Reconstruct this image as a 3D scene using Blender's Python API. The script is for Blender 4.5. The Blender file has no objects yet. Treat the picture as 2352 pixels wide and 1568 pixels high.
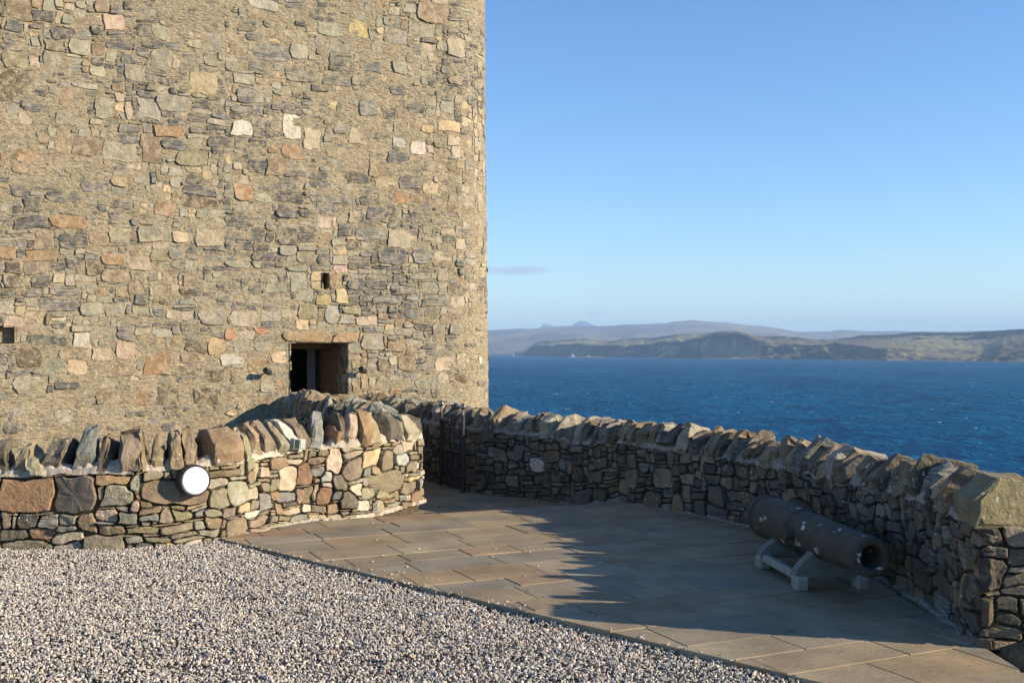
import bpy, bmesh, math, random
import numpy as np
from mathutils import Vector, noise as mnoise

# ------------------------------------------------------------------ camera, sky, sun, exposure
sc = bpy.context.scene
F, CX, HY, EYE = 2500.0, 1176.0, 800.0, 1.7       # focal length / centre / horizon in a 2352 px wide frame
SUN_AZ, SUN_EL = math.radians(105.0), math.radians(20.0)   # azimuth clockwise from +Y

cam_d = bpy.data.cameras.new('camera'); cam = bpy.data.objects.new('camera', cam_d)
sc.collection.objects.link(cam); sc.camera = cam
cam.location = (0, 0, EYE); cam.rotation_euler = (math.radians(90), 0, 0)
cam_d.sensor_width = 36.0; cam_d.lens = 36.0 * F / 2352.0
cam_d.shift_y = 16.0 / 2352.0
cam_d.clip_start = 0.05; cam_d.clip_end = 90000

world = bpy.data.worlds.new('World'); sc.world = world; world.use_nodes = True
wn, wl = world.node_tree.nodes, world.node_tree.links
wn.clear()
w_out = wn.new('ShaderNodeOutputWorld'); w_bg = wn.new('ShaderNodeBackground')
w_sky = wn.new('ShaderNodeTexSky'); w_sky.sky_type = 'NISHITA'; w_sky.sun_disc = False
w_sky.sun_elevation = SUN_EL; w_sky.sun_rotation = SUN_AZ
w_sky.altitude = 0; w_sky.air_density = 1.0; w_sky.dust_density = 0.0; w_sky.ozone_density = 4.0
w_bg.inputs['Strength'].default_value = 0.107
# two thin wisps of cloud low over the hills, laid out by sky direction
w_tc = wn.new('ShaderNodeTexCoord'); w_sep = wn.new('ShaderNodeSeparateXYZ')
wl.new(w_tc.outputs['Generated'], w_sep.inputs[0])
def wmath(op, a, b=None, clamp=False):
    n = wn.new('ShaderNodeMath'); n.operation = op; n.use_clamp = clamp
    for i, v in enumerate((a, b)):
        if v is None: continue
        if isinstance(v, (int, float)): n.inputs[i].default_value = v
        else: wl.new(v, n.inputs[i])
    return n.outputs[0]
w_y = wmath('MAXIMUM', w_sep.outputs[1], 0.02)
w_u = wmath('DIVIDE', w_sep.outputs[0], w_y); w_v = wmath('DIVIDE', w_sep.outputs[2], w_y)
w_nz = wn.new('ShaderNodeTexNoise'); w_nz.inputs['Scale'].default_value = 38; w_nz.inputs['Detail'].default_value = 5
w_cmb = wn.new('ShaderNodeCombineXYZ'); wl.new(w_u, w_cmb.inputs[0]); wl.new(wmath('MULTIPLY', w_v, 3.0), w_cmb.inputs[1])
wl.new(w_cmb.outputs[0], w_nz.inputs['Vector'])
def wisp(u0, v0, ru, rv, k):
    du = wmath('DIVIDE', wmath('SUBTRACT', w_u, u0), ru); dv = wmath('DIVIDE', wmath('SUBTRACT', w_v, v0), rv)
    r2 = wmath('ADD', wmath('MULTIPLY', du, du), wmath('MULTIPLY', dv, dv))
    m = wmath('SUBTRACT', wmath('ADD', wmath('MULTIPLY', w_nz.outputs[0], 1.5), 0.25), r2, True)
    return wmath('MULTIPLY', m, k)
w_m = wmath('ADD', wisp(-0.002, 0.0718, 0.048, 0.0052, 0.75), wisp(0.075, 0.0320, 0.013, 0.0028, 0.5))
w_mix = wn.new('ShaderNodeMix'); w_mix.data_type = 'RGBA'
w_hs = wn.new('ShaderNodeHueSaturation'); w_hs.inputs['Saturation'].default_value = 1.12; w_hs.inputs['Hue'].default_value = 0.506; wl.new(w_sky.outputs[0], w_hs.inputs['Color'])
wl.new(w_m, w_mix.inputs['Factor']); wl.new(w_hs.outputs[0], w_mix.inputs['A'])
w_mix.inputs['B'].default_value = (2.5, 2.75, 3.7, 1)
wl.new(w_mix.outputs['Result'], w_bg.inputs['Color']); wl.new(w_bg.outputs[0], w_out.inputs[0])

sun_d = bpy.data.lights.new('sun', 'SUN'); sun = bpy.data.objects.new('sun', sun_d); sc.collection.objects.link(sun)
sun_d.energy = 5.0; sun_d.angle = math.radians(0.53); sun_d.color = (1.0, 0.845, 0.62)
S = Vector((math.sin(SUN_AZ) * math.cos(SUN_EL), math.cos(SUN_AZ) * math.cos(SUN_EL), math.sin(SUN_EL)))
sun.rotation_euler = (-S).to_track_quat('-Z', 'Y').to_euler()
sun.location = S * 60

sc.view_settings.view_transform = 'Standard'; sc.view_settings.look = 'None'
sc.view_settings.gamma = 1.0; sc.view_settings.use_curve_mapping = False
sc.view_settings.exposure = 1.02
sc.render.engine = 'CYCLES'
sc.cycles.use_denoising = True
sc.cycles.max_bounces = 6; sc.cycles.diffuse_bounces = 3; sc.cycles.volume_bounces = 0

COL = sc.collection
RNG = random.Random(11)

# ------------------------------------------------------------------ helpers
def tag(o, label=None, cat=None, group=None, kind=None):
    if label: o['label'] = label
    if cat: o['category'] = cat
    if group: o['group'] = group
    if kind: o['kind'] = kind
    return o

def empty(name, loc=(0, 0, 0), rz=0.0):
    o = bpy.data.objects.new(name, None); COL.objects.link(o)
    o.location = loc; o.rotation_euler = (0, 0, rz); o.empty_display_size = 0.2
    return o

class MB:
    """collects vertices, faces, point colours (rgb + slate amount) and lichen, and builds ONE mesh"""
    def __init__(self): self.v = []; self.f = []; self.c = []; self.l = []
    def add(self, vs, fs, col=(0.5, 0.5, 0.5, 0), lich=0.0):
        b = len(self.v); self.v.extend(tuple(p) for p in vs)
        self.f.extend(tuple(i + b for i in f) for f in fs)
        self.c.extend([col] * len(vs)); self.l.extend([lich] * len(vs))
    def build(self, name, mat, parent=None, smooth=False, recentre=False, offset=None):
        v = np.array(self.v, dtype=np.float64)
        loc = Vector((0, 0, 0))
        pl = parent.matrix_basis.translation if parent is not None else Vector((0, 0, 0))
        if recentre:
            c = (v.min(0) + v.max(0)) / 2
            if recentre == 'base': c[2] = v[:, 2].min()
            v = v - c; loc = Vector(c)
        elif parent is not None and offset is None:
            v = v - np.array(pl)
            loc = Vector(pl)
        me = bpy.data.meshes.new(name)
        me.from_pydata([tuple(p) for p in v], [], self.f)
        if self.c:
            a = me.color_attributes.new('col', 'FLOAT_COLOR', 'POINT')
            a.data.foreach_set('color', np.array(self.c, dtype=np.float32).ravel())
            b = me.attributes.new('lich', 'FLOAT', 'POINT')
            b.data.foreach_set('value', np.array(self.l, dtype=np.float32))
        if smooth: me.polygons.foreach_set('use_smooth', [True] * len(me.polygons))
        me.update()
        if mat is not None: me.materials.append(mat)
        o = bpy.data.objects.new(name, me); COL.objects.link(o)
        if parent is not None:
            o.parent = parent
            o.location = (0, 0, 0) if offset is not None else loc - pl
        else: o.location = loc
        return o

def box_geo(x0, x1, y0, y1, z0, z1, bev=0.0):
    if bev <= 0:
        v = [(x, y, z) for z in (z0, z1) for y in (y0, y1) for x in (x0, x1)]
        return v, [(0, 2, 3, 1), (4, 5, 7, 6), (0, 1, 5, 4), (2, 6, 7, 3), (0, 4, 6, 2), (1, 3, 7, 5)]
    bm = bmesh.new(); bmesh.ops.create_cube(bm, size=1.0)
    for q in bm.verts:
        q.co = Vector((x0 + (q.co.x + .5) * (x1 - x0), y0 + (q.co.y + .5) * (y1 - y0), z0 + (q.co.z + .5) * (z1 - z0)))
    bmesh.ops.bevel(bm, geom=list(bm.edges), offset=bev, segments=2, affect='EDGES', profile=0.5)
    bm.verts.index_update()
    v = [tuple(q.co) for q in bm.verts]; f = [tuple(q.index for q in p.verts) for p in bm.faces]; bm.free()
    return v, f

def xf(geo, M):
    return [tuple(M @ Vector(p)) for p in geo[0]], geo[1]

def tube_geo(pts, r, n=8, cap=True):
    pts = [Vector(p) for p in pts]; vs = []; fs = []
    rr = r if isinstance(r, (list, tuple)) else [r] * len(pts)
    up = Vector((0.13, 0.2, 1)).normalized()
    for i, p in enumerate(pts):
        d = (pts[min(i + 1, len(pts) - 1)] - pts[max(i - 1, 0)]).normalized()
        a = d.cross(up)
        if a.length < 1e-3: a = d.cross(Vector((1, 0, 0)))
        a.normalize(); b = d.cross(a)
        for k in range(n):
            t = 2 * math.pi * k / n
            vs.append(tuple(p + a * (rr[i] * math.cos(t)) + b * (rr[i] * math.sin(t))))
    for i in range(len(pts) - 1):
        for k in range(n):
            fs.append((i * n + k, i * n + (k + 1) % n, (i + 1) * n + (k + 1) % n, (i + 1) * n + k))
    if cap:
        fs.append(tuple(range(n))[::-1]); fs.append(tuple((len(pts) - 1) * n + k for k in range(n)))
    return vs, fs

def lathe_geo(profile, n=24, cap0=True, cap1=True):
    """profile: (radius, height) pairs about z"""
    vs = []; fs = []
    for r, z in profile:
        for k in range(n):
            t = 2 * math.pi * k / n; vs.append((r * math.cos(t), r * math.sin(t), z))
    for i in range(len(profile) - 1):
        for k in range(n):
            fs.append((i * n + k, i * n + (k + 1) % n, (i + 1) * n + (k + 1) % n, (i + 1) * n + k))
    if cap0: fs.append(tuple(range(n))[::-1])
    if cap1: fs.append(tuple((len(profile) - 1) * n + k for k in range(n)))
    return vs, fs

def fbm(x, y, z, o=4):
    return mnoise.fractal(Vector((x, y, z)), 1.0, 2.0, o)
def nz(x, y, z=0.0):
    return mnoise.noise(Vector((x, y, z)))

def ground_at(px, py, z=0.0):
    Y = F * (EYE - z) / (py - HY)
    return (Y * (px - CX) / F, Y)

# ------------------------------------------------------------------ materials
class NT:
    def __init__(self, name):
        self.m = bpy.data.materials.new(name); self.m.use_nodes = True
        self.n = self.m.node_tree.nodes; self.k = self.m.node_tree.links
        self.bsdf = self.n['Principled BSDF']
    def node(self, t, **kw):
        n = self.n.new(t)
        for a, b in kw.items(): setattr(n, a, b)
        return n
    def put(self, sock, v):
        if hasattr(v, 'is_output'): self.k.new(v, sock)
        elif isinstance(v, tuple) and len(v) == 3 and sock.type == 'RGBA': sock.default_value = (*v, 1)
        else: sock.default_value = v
    def math(self, op, a, b=0.0, clamp=False):
        n = self.node('ShaderNodeMath', operation=op, use_clamp=clamp)
        self.put(n.inputs[0], a); self.put(n.inputs[1], b); return n.outputs[0]
    def mix(self, f, a, b, mode='MIX'):
        n = self.node('ShaderNodeMix', data_type='RGBA', blend_type=mode)
        self.put(n.inputs['Factor'], f); self.put(n.inputs['A'], a); self.put(n.inputs['B'], b); return n.outputs['Result']
    def noise(self, vec, scale, detail=4, rough=0.55, dist=0.0):
        n = self.node('ShaderNodeTexNoise')
        n.inputs['Scale'].default_value = scale; n.inputs['Detail'].default_value = detail
        n.inputs['Roughness'].default_value = rough; n.inputs['Distortion'].default_value = dist
        self.k.new(vec, n.inputs['Vector']); return n.outputs[0]
    def voro(self, vec, scale, out='Distance'):
        n = self.node('ShaderNodeTexVoronoi'); n.inputs['Scale'].default_value = scale
        self.k.new(vec, n.inputs['Vector']); return n.outputs[out]
    def ramp(self, v, a, b, lo=0.0, hi=1.0):
        n = self.node('ShaderNodeMapRange'); self.put(n.inputs[0], v)
        for i, q in zip((1, 2, 3, 4), (a, b, lo, hi)): n.inputs[i].default_value = q
        return n.outputs[0]
    def scalev(self, vec, s):
        n = self.node('ShaderNodeMapping'); self.k.new(vec, n.inputs['Vector']); n.inputs['Scale'].default_value = s
        return n.outputs[0]
    def pos(self): return self.node('ShaderNodeNewGeometry').outputs['Position']
    def bump(self, h, strength, dist):
        n = self.node('ShaderNodeBump'); n.inputs['Strength'].default_value = strength; n.inputs['Distance'].default_value = dist
        self.k.new(h, n.inputs['Height']); self.k.new(n.outputs[0], self.bsdf.inputs['Normal'])
    def done(self, col, rough=0.9, spec=0.2, metal=0.0):
        self.put(self.bsdf.inputs['Base Color'], col); self.put(self.bsdf.inputs['Roughness'], rough)
        self.put(self.bsdf.inputs['Specular IOR Level'], spec); self.put(self.bsdf.inputs['Metallic'], metal)
        return self.m

def mat_stone(name, moss=0.0, grain=1.0, smear=0.0):
    t = NT(name); p = t.pos()
    a = t.node('ShaderNodeAttribute', attribute_name='col'); l = t.node('ShaderNodeAttribute', attribute_name='lich')
    col = a.outputs['Color']; slate = a.outputs['Alpha']
    n1 = t.noise(p, 7, 5, 0.6); n2 = t.noise(p, 70, 4, 0.7); n3 = t.noise(p, 19, 5, 0.65, 0.4)
    br = t.math('MULTIPLY', t.ramp(n1, 0.3, 0.7, 0.72, 1.28), t.ramp(n2, 0.25, 0.75, 0.78, 1.22))
    st = t.noise(t.scalev(p, (4, 4, 62)), 1.0, 4, 0.65, 0.5)
    sb = t.math('ADD', t.math('MULTIPLY', t.math('SUBTRACT', t.ramp(st, 0.34, 0.66, 0.30, 1.75), 1.0), slate), 1.0)
    br = t.math('MULTIPLY', br, sb)
    c = t.mix(t.ramp(n3, 0.48, 0.68, 0.0, 0.45), col, (0.27, 0.20, 0.10))
    vm = t.node('ShaderNodeVectorMath', operation='SCALE'); t.k.new(c, vm.inputs[0]); t.k.new(br, vm.inputs['Scale'])
    c = vm.outputs[0]
    if smear:
        sm = t.math('MULTIPLY', t.ramp(t.noise(p, 9, 6, 0.72, 0.5), 0.47, 0.60), smear)
        c = t.mix(sm, c, (0.475, 0.395, 0.265))
    if moss:
        mo = t.math('MULTIPLY', t.ramp(t.noise(p, 5.5, 6, 0.7), 0.52, 0.66), moss)
        c = t.mix(mo, c, (0.16, 0.155, 0.05))
    sp = t.math('MULTIPLY', t.ramp(t.noise(p, 34, 3, 0.5), 0.64, 0.70), t.ramp(t.noise(p, 3.1, 2), 0.42, 0.56))
    c = t.mix(t.math('MULTIPLY', sp, l.outputs['Fac'], True), c, (0.62, 0.62, 0.57))
    hgt = t.math('ADD', t.math('ADD', t.math('MULTIPLY', n3, 1.1), t.math('MULTIPLY', n2, 0.35)), t.math('MULTIPLY', t.math('MULTIPLY', st, slate), 1.2))
    t.bump(hgt, 0.9 * grain, 0.02)
    return t.done(c, 0.88, 0.22)

def mat_castle_mortar():
    t = NT('castle_mortar'); p = t.pos()
    n1 = t.noise(p, 2.2, 5, 0.6); n2 = t.noise(p, 28, 6, 0.7); n3 = t.noise(t.scalev(p, (13, 13, 46)), 1.0, 5, 0.65, 0.5)
    n4 = t.noise(p, 95, 3, 0.6)
    c = t.mix(t.ramp(n1, 0.36, 0.64), (0.575, 0.475, 0.322), (0.475, 0.398, 0.270))
    c = t.mix(t.ramp(n3, 0.53, 0.61, 0, 0.8), c, (0.185, 0.17, 0.132))
    c = t.mix(t.ramp(n2, 0.56, 0.74, 0, 0.6), c, (0.60, 0.475, 0.305))
    c = t.mix(t.ramp(t.noise(p, 11, 4, 0.6), 0.62, 0.74, 0, 0.45), c, (0.40, 0.285, 0.13))
    c = t.mix(t.ramp(n4, 0.58, 0.72, 0, 0.5), c, (0.25, 0.2, 0.13))
    t.bump(t.math('ADD', t.math('ADD', t.math('MULTIPLY', n3, 1.6), t.math('MULTIPLY', n2, 1.0)), t.math('MULTIPLY', n4, 0.35)), 1.0, 0.05)
    return t.done(c, 0.95, 0.1)

def mat_simple(name, a, b, scale, bump=0.3, dist=0.01, rough=0.9, spec=0.2, metal=0.0, detail=5):
    t = NT(name); p = t.pos(); n = t.noise(p, scale, detail, 0.62); m = t.noise(p, scale * 6, 3, 0.6)
    c = t.mix(t.ramp(n, 0.32, 0.68), a, b)
    t.bump(t.math('ADD', n, t.math('MULTIPLY', m, 0.4)), bump, dist)
    return t.done(c, rough, spec, metal)

def mat_slab():
    t = NT('slab_stone'); p = t.pos(); a = t.node('ShaderNodeAttribute', attribute_name='col')
    n1 = t.noise(p, 2.4, 6, 0.62); n2 = t.noise(p, 55, 4, 0.7); n3 = t.noise(t.scalev(p, (3, 9, 1)), 1.6, 6, 0.7, 0.8)
    br = t.math('MULTIPLY', t.ramp(n1, 0.3, 0.7, 0.70, 1.20), t.ramp(n2, 0.2, 0.8, 0.86, 1.14))
    c = t.mix(t.ramp(n3, 0.46, 0.66, 0, 0.5), a.outputs['Color'], (0.27, 0.19, 0.115))
    vm = t.node('ShaderNodeVectorMath', operation='SCALE'); t.k.new(c, vm.inputs[0]); t.k.new(br, vm.inputs['Scale'])
    t.bump(t.math('ADD', t.math('MULTIPLY', n3, 1.0), t.math('MULTIPLY', n2, 0.35)), 0.55, 0.012)
    return t.done(vm.outputs[0], 0.8, 0.25)

def mat_pebble():
    t = NT('pebble_stone'); p = t.pos()
    a = t.node('ShaderNodeAttribute', attribute_name='pcol', attribute_type='INSTANCER')
    n = t.noise(p, 160, 3, 0.6)
    vm = t.node('ShaderNodeVectorMath', operation='SCALE'); t.k.new(a.outputs['Color'], vm.inputs[0])
    t.k.new(t.ramp(n, 0.25, 0.75, 0.75, 1.25), vm.inputs['Scale'])
    return t.done(vm.outputs[0], 0.85, 0.25)

def mat_sea():
    t = NT('sea_water'); p = t.pos()
    w1 = t.noise(t.scalev(p, (1, 0.55, 1)), 0.055, 6, 0.68, 0.6); w2 = t.noise(t.scalev(p, (1, 0.5, 1)), 0.28, 5, 0.65, 0.4)
    w3 = t.noise(t.scalev(p, (1, 0.4, 1)), 0.011, 5, 0.6)
    c = t.mix(t.ramp(w3, 0.36, 0.64), (0.001, 0.050, 0.130), (0.001, 0.082, 0.180))
    c = t.mix(t.ramp(w2, 0.50, 0.66, 0, 0.8), c, (0.006, 0.14, 0.275))  # lighter ripples: light on the waves put into the water colour
    c = t.mix(t.ramp(w1, 0.50, 0.36, 0, 0.7), c, (0.001, 0.030, 0.080))  # darker troughs: wave shade put into the water colour
    cap = t.math('MULTIPLY', t.ramp(t.noise(t.scalev(p, (1.0, 0.35, 1)), 0.36, 3, 0.5), 0.71, 0.74), t.ramp(w3, 0.40, 0.56))
    c = t.mix(cap, c, (0.62, 0.66, 0.68))
    b = t.node('ShaderNodeBump'); b.inputs['Strength'].default_value = 1.0; b.inputs['Distance'].default_value = 2.2
    t.k.new(t.math('ADD', t.math('MULTIPLY', w1, 2.2), t.math('MULTIPLY', w2, 0.8)), b.inputs['Height'])
    df = t.node('ShaderNodeBsdfDiffuse'); gl = t.node('ShaderNodeBsdfGlossy'); mx = t.node('ShaderNodeMixShader')
    t.k.new(c, df.inputs['Color']); gl.inputs['Roughness'].default_value = 0.3; gl.inputs['Color'].default_value = (0.85, 0.92, 1, 1)
    t.k.new(b.outputs[0], df.inputs['Normal']); t.k.new(b.outputs[0], gl.inputs['Normal'])
    mx.inputs[0].default_value = 0.04; t.k.new(df.outputs[0], mx.inputs[1]); t.k.new(gl.outputs[0], mx.inputs[2])
    t.k.new(mx.outputs[0], t.n['Material Output'].inputs['Surface']); t.n.remove(t.bsdf)
    return t.m

def mat_land(name, wood, field, heath, k=1.0):
    t = NT(name); p = t.pos()
    g = t.node('ShaderNodeNewGeometry'); sx = t.node('ShaderNodeSeparateXYZ'); t.k.new(g.outputs['True Normal'], sx.inputs[0])
    n1 = t.noise(t.scalev(p, (1, 0.6, 2.6)), 0.0042 * k, 6, 0.62, 0.3); n2 = t.noise(t.scalev(p, (1, 0.6, 2)), 0.013 * k, 6, 0.65)
    n3 = t.noise(p, 0.06 * k, 4, 0.7)
    c = t.mix(t.ramp(n1, 0.43, 0.55), field, heath)
    wm = t.node('ShaderNodeAttribute', attribute_name='lich')
    c = t.mix(t.ramp(t.math('ADD', n2, t.math('MULTIPLY', t.math('SUBTRACT', wm.outputs['Fac'], .45), .28)), 0.48, 0.54), c, wood)
    steep = t.ramp(sx.outputs[2], 0.80, 0.62)
    rk = t.mix(t.ramp(t.noise(t.scalev(p, (1, 1, 0.35)), 0.03 * k, 5, 0.7), 0.42, 0.6), (0.03, 0.034, 0.03), (0.27, 0.21, 0.15))
    c = t.mix(t.math('MULTIPLY', steep, 0.6), c, rk)
    c = t.mix(t.ramp(n3, 0.55, 0.75, 0, 0.5), c, (0.04, 0.045, 0.02))
    return t.done(c, 0.95, 0.05)

M = {}
M['stone'] = mat_stone('castle_stone', smear=.52); M['stone_low'] = mat_stone('low_wall_stone', 0.16)
M['stone_dark'] = mat_stone('parapet_stone', 0.10)
M['cmortar'] = mat_castle_mortar()
M['core'] = mat_simple('joint_earth', (0.10, 0.08, 0.055), (0.05, 0.042, 0.03), 14, 0.8, 0.03)
M['bed'] = mat_simple('pale_lime_mortar', (0.55, 0.48, 0.39), (0.30, 0.26, 0.205), 19, 1.0, 0.02)
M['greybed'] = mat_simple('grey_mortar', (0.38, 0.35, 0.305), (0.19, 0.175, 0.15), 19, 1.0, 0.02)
M['slab'] = mat_slab(); M['pebble'] = mat_pebble()
M['gravel_bed'] = mat_simple('gravel_bed', (0.22, 0.19, 0.16), (0.07, 0.06, 0.055), 60, 1.0, 0.02)
M['joint'] = mat_simple('paving_bed', (0.05, 0.045, 0.035), (0.03, 0.027, 0.024), 30, 0.4, 0.01)
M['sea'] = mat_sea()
M['iron'] = mat_simple('black_iron', (0.018, 0.018, 0.02), (0.035, 0.034, 0.034), 40, 0.2, 0.003, 0.5, 0.4)
M['steel'] = mat_simple('polished_metal', (0.42, 0.37, 0.34), (0.30, 0.27, 0.26), 30, 0.1, 0.002, 0.28, 0.5, 0.9)
M['wood'] = mat_simple('oak_board', (0.22, 0.135, 0.07), (0.13, 0.08, 0.042), 9, 0.3, 0.006, 0.7)
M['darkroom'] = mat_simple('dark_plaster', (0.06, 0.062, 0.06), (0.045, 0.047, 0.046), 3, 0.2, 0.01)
M['palestrip'] = mat_simple('pale_strip', (0.13, 0.14, 0.145), (0.11, 0.12, 0.125), 3, 0.2, 0.01)
M['white'] = mat_simple('white_paint', (0.80, 0.80, 0.78), (0.72, 0.72, 0.70), 3, 0.1, 0.01)
M['opal'] = mat_simple('opal_diffuser', (0.88, 0.88, 0.88), (0.86, 0.86, 0.87), 8, 0.02, 0.001, 0.35, 0.5)
M['black'] = mat_simple('dark_casting', (0.022, 0.022, 0.026), (0.03, 0.03, 0.034), 30, 0.1, 0.002, 0.45, 0.4)
M['greybox'] = mat_simple('grey_plastic', (0.33, 0.36, 0.33), (0.30, 0.33, 0.30), 10, 0.05, 0.001, 0.5, 0.4)
M['darkglass'] = mat_simple('dark_glass', (0.03, 0.04, 0.035), (0.025, 0.03, 0.03), 5, 0.02, 0.001, 0.12, 0.5)
M['cradle'] = mat_simple('weathered_cradle', (0.21, 0.215, 0.19), (0.12, 0.13, 0.11), 12, 0.4, 0.008)
M['bar'] = mat_simple('pale_weathered_bar', (0.36, 0.35, 0.31), (0.22, 0.22, 0.19), 12, 0.4, 0.008)
M['earth'] = mat_simple('dry_earth', (0.25, 0.18, 0.095), (0.10, 0.075, 0.045), 16, 1.0, 0.04)
M['turf'] = mat_simple('rough_turf', (0.09, 0.09, 0.03), (0.05, 0.06, 0.02), 3, 0.8, 0.05)
M['blade'] = mat_simple('dry_grass', (0.28, 0.19, 0.08), (0.16, 0.12, 0.04), 20, 0.1, 0.01)
M['land'] = mat_land('headland_cover', (0.012, 0.017, 0.010), (0.24, 0.21, 0.095), (0.13, 0.10, 0.055))
M['farland'] = mat_land('far_moor', (0.05, 0.045, 0.035), (0.24, 0.19, 0.11), (0.14, 0.10, 0.07), 0.55)
M['peak'] = mat_simple('far_peak_rock', (0.10, 0.09, 0.08), (0.07, 0.065, 0.06), 0.002, 0.1, 1.0)

# stone colours: (r, g, b, slate amount)
PAL = {
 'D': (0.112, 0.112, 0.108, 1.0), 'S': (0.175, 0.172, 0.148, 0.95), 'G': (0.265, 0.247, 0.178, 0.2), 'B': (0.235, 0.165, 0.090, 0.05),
 'b': (0.125, 0.092, 0.055, 0.1), 'R': (0.285, 0.165, 0.070, 0.0), 'O': (0.36, 0.165, 0.060, 0.0), 'T': (0.41, 0.325, 0.21, 0.0),
 'Y': (0.42, 0.310, 0.085, 0.0), 'y': (0.46, 0.335, 0.155, 0.0), 'W': (0.47, 0.41, 0.32, 0.0), 'P': (0.44, 0.315, 0.225, 0.0),
 'M': (0.215, 0.166, 0.105, 0.0), 'L': (0.215, 0.182, 0.095, 0.1), 'l': (0.275, 0.24, 0.14, 0.05), 'N': (0.195, 0.20, 0.172, 0.2), 'n': (0.37, 0.375, 0.305, 0.0),
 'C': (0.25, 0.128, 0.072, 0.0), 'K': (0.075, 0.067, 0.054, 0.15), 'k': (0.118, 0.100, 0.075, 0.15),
}
def colour(key, rng, j=0.16):
    c = PAL[key]; m = 1 + rng.uniform(-j, j); g_ = .3 * c[0] + .6 * c[1] + .1 * c[2]; d_ = .24
    c = (c[0] + (g_ - c[0]) * d_, c[1] + (g_ - c[1]) * d_, c[2] + (g_ - c[2]) * d_, c[3])
    return (max(0.01, c[0] * m * (1 + rng.uniform(-.06, .06))), c[1] * m, max(0.01, c[2] * m * (1 + rng.uniform(-.08, .08))), c[3])

# ------------------------------------------------------------------ wall faces
class Path:
    """visible foot of a wall, walked with the visible side on the right hand"""
    def __init__(self, pts, zbase=0.0, batter=0.0, smooth=True, step=0.02):
        P = [Vector((*p[:2], 0)) for p in pts]
        out = []
        if smooth:
            Q = [P[0] * 2 - P[1]] + P + [P[-1] * 2 - P[-2]]
            for i in range(1, len(Q) - 2):
                n = max(4, int((Q[i + 1] - Q[i]).length / step))
                for k in range(n):
                    t = k / n; a, b, c, d = Q[i - 1:i + 3]
                    out.append(0.5 * ((2 * b) + (c - a) * t + (2 * a - 5 * b + 4 * c - d) * t * t + (3 * b - a - 3 * c + d) * t ** 3))
            out.append(P[-1])
        else: out = P
        self.p = np.array([(q.x, q.y) for q in out])
        seg = np.linalg.norm(np.diff(self.p, axis=0), axis=1)
        self.s = np.concatenate([[0], np.cumsum(seg)]); self.len = self.s[-1]
        t = np.gradient(self.p, axis=0); t /= np.linalg.norm(t, axis=1)[:, None]
        self.nr = np.stack([t[:, 1], -t[:, 0]], 1); self.t = t
        self.zb = zbase; self.batter = batter
        self.px = CX + F * self.p[:, 0] / np.maximum(self.p[:, 1], 0.1)
    def at(self, s):
        x = np.interp(s, self.s, self.p[:, 0]); y = np.interp(s, self.s, self.p[:, 1])
        nx = np.interp(s, self.s, self.nr[:, 0]); ny = np.interp(s, self.s, self.nr[:, 1]); m = math.hypot(nx, ny) or 1
        if s < 0: x += s * self.t[0][0]; y += s * self.t[0][1]
        if s > self.len: x += (s - self.len) * self.t[-1][0]; y += (s - self.len) * self.t[-1][1]
        return x, y, nx / m, ny / m
    def zbase(self, s): return self.zb(s) if callable(self.zb) else self.zb
    def surf(self, s, t, n):
        x, y, nx, ny = self.at(s); n = n - self.batter * t
        return (x + nx * n, y + ny * n, self.zbase(s) + t)
    def st(self, px, py, smax=None):
        """wall coordinates of a point seen in the photograph"""
        m = len(self.px) if smax is None else int(np.searchsorted(self.s, smax))
        s = float(np.interp(px, self.px[:m], self.s[:m])); Y = self.at(s)[1]
        return s, EYE - (py - HY) * Y / F - self.zbase(s)

def pack(W, H, pre, sizes, rng, cs=0.025, ct=0.02, s0=0.0, t0=0.0, top=None, skip=0.02, minw=2, blocked=None):
    nx, ny = int(W / cs), int(H / ct)
    occ = np.zeros((ny, nx), bool); out = []
    def mark(a, b, c, d):
        occ[max(0, int(round((c - t0) / ct))):max(0, int(round((d - t0) / ct))), max(0, int(round((a - s0) / cs))):max(0, int(round((b - s0) / cs)))] = True
    for r in pre: mark(*r[:4]); out.append(r)
    for r in (blocked or []): mark(*r)
    for j in range(ny):
        i = 0
        while i < nx:
            if occ[j, i]: i += 1; continue
            if top is not None and t0 + (j + 1) * ct > top(s0 + i * cs): i += 1; continue
            w, h, key = sizes(s0 + i * cs, t0 + j * ct)
            wc, hc = max(minw, int(round(w / cs))), max(1, int(round(h / ct)))
            run = 0
            while i + run < nx and run < wc + 3 and not occ[j, i + run]: run += 1
            if run - wc < 3: wc = run if run <= wc + 3 else wc
            wc = min(wc, run)
            if wc < minw or rng.random() < skip: occ[j, i:i + max(1, wc)] = True; i += max(1, wc); continue
            hh = 1
            while hh < hc and j + hh < ny and not occ[j + hh, i:i + wc].any(): hh += 1
            if top is not None:
                tt = top(s0 + (i + wc / 2) * cs)
                while hh > 1 and t0 + (j + hh) * ct > tt: hh -= 1
            occ[j:j + hh, i:i + wc] = True
            out.append((s0 + i * cs, s0 + (i + wc) * cs, t0 + j * ct, t0 + (j + hh) * ct, key))
            i += wc
    return out

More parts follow.
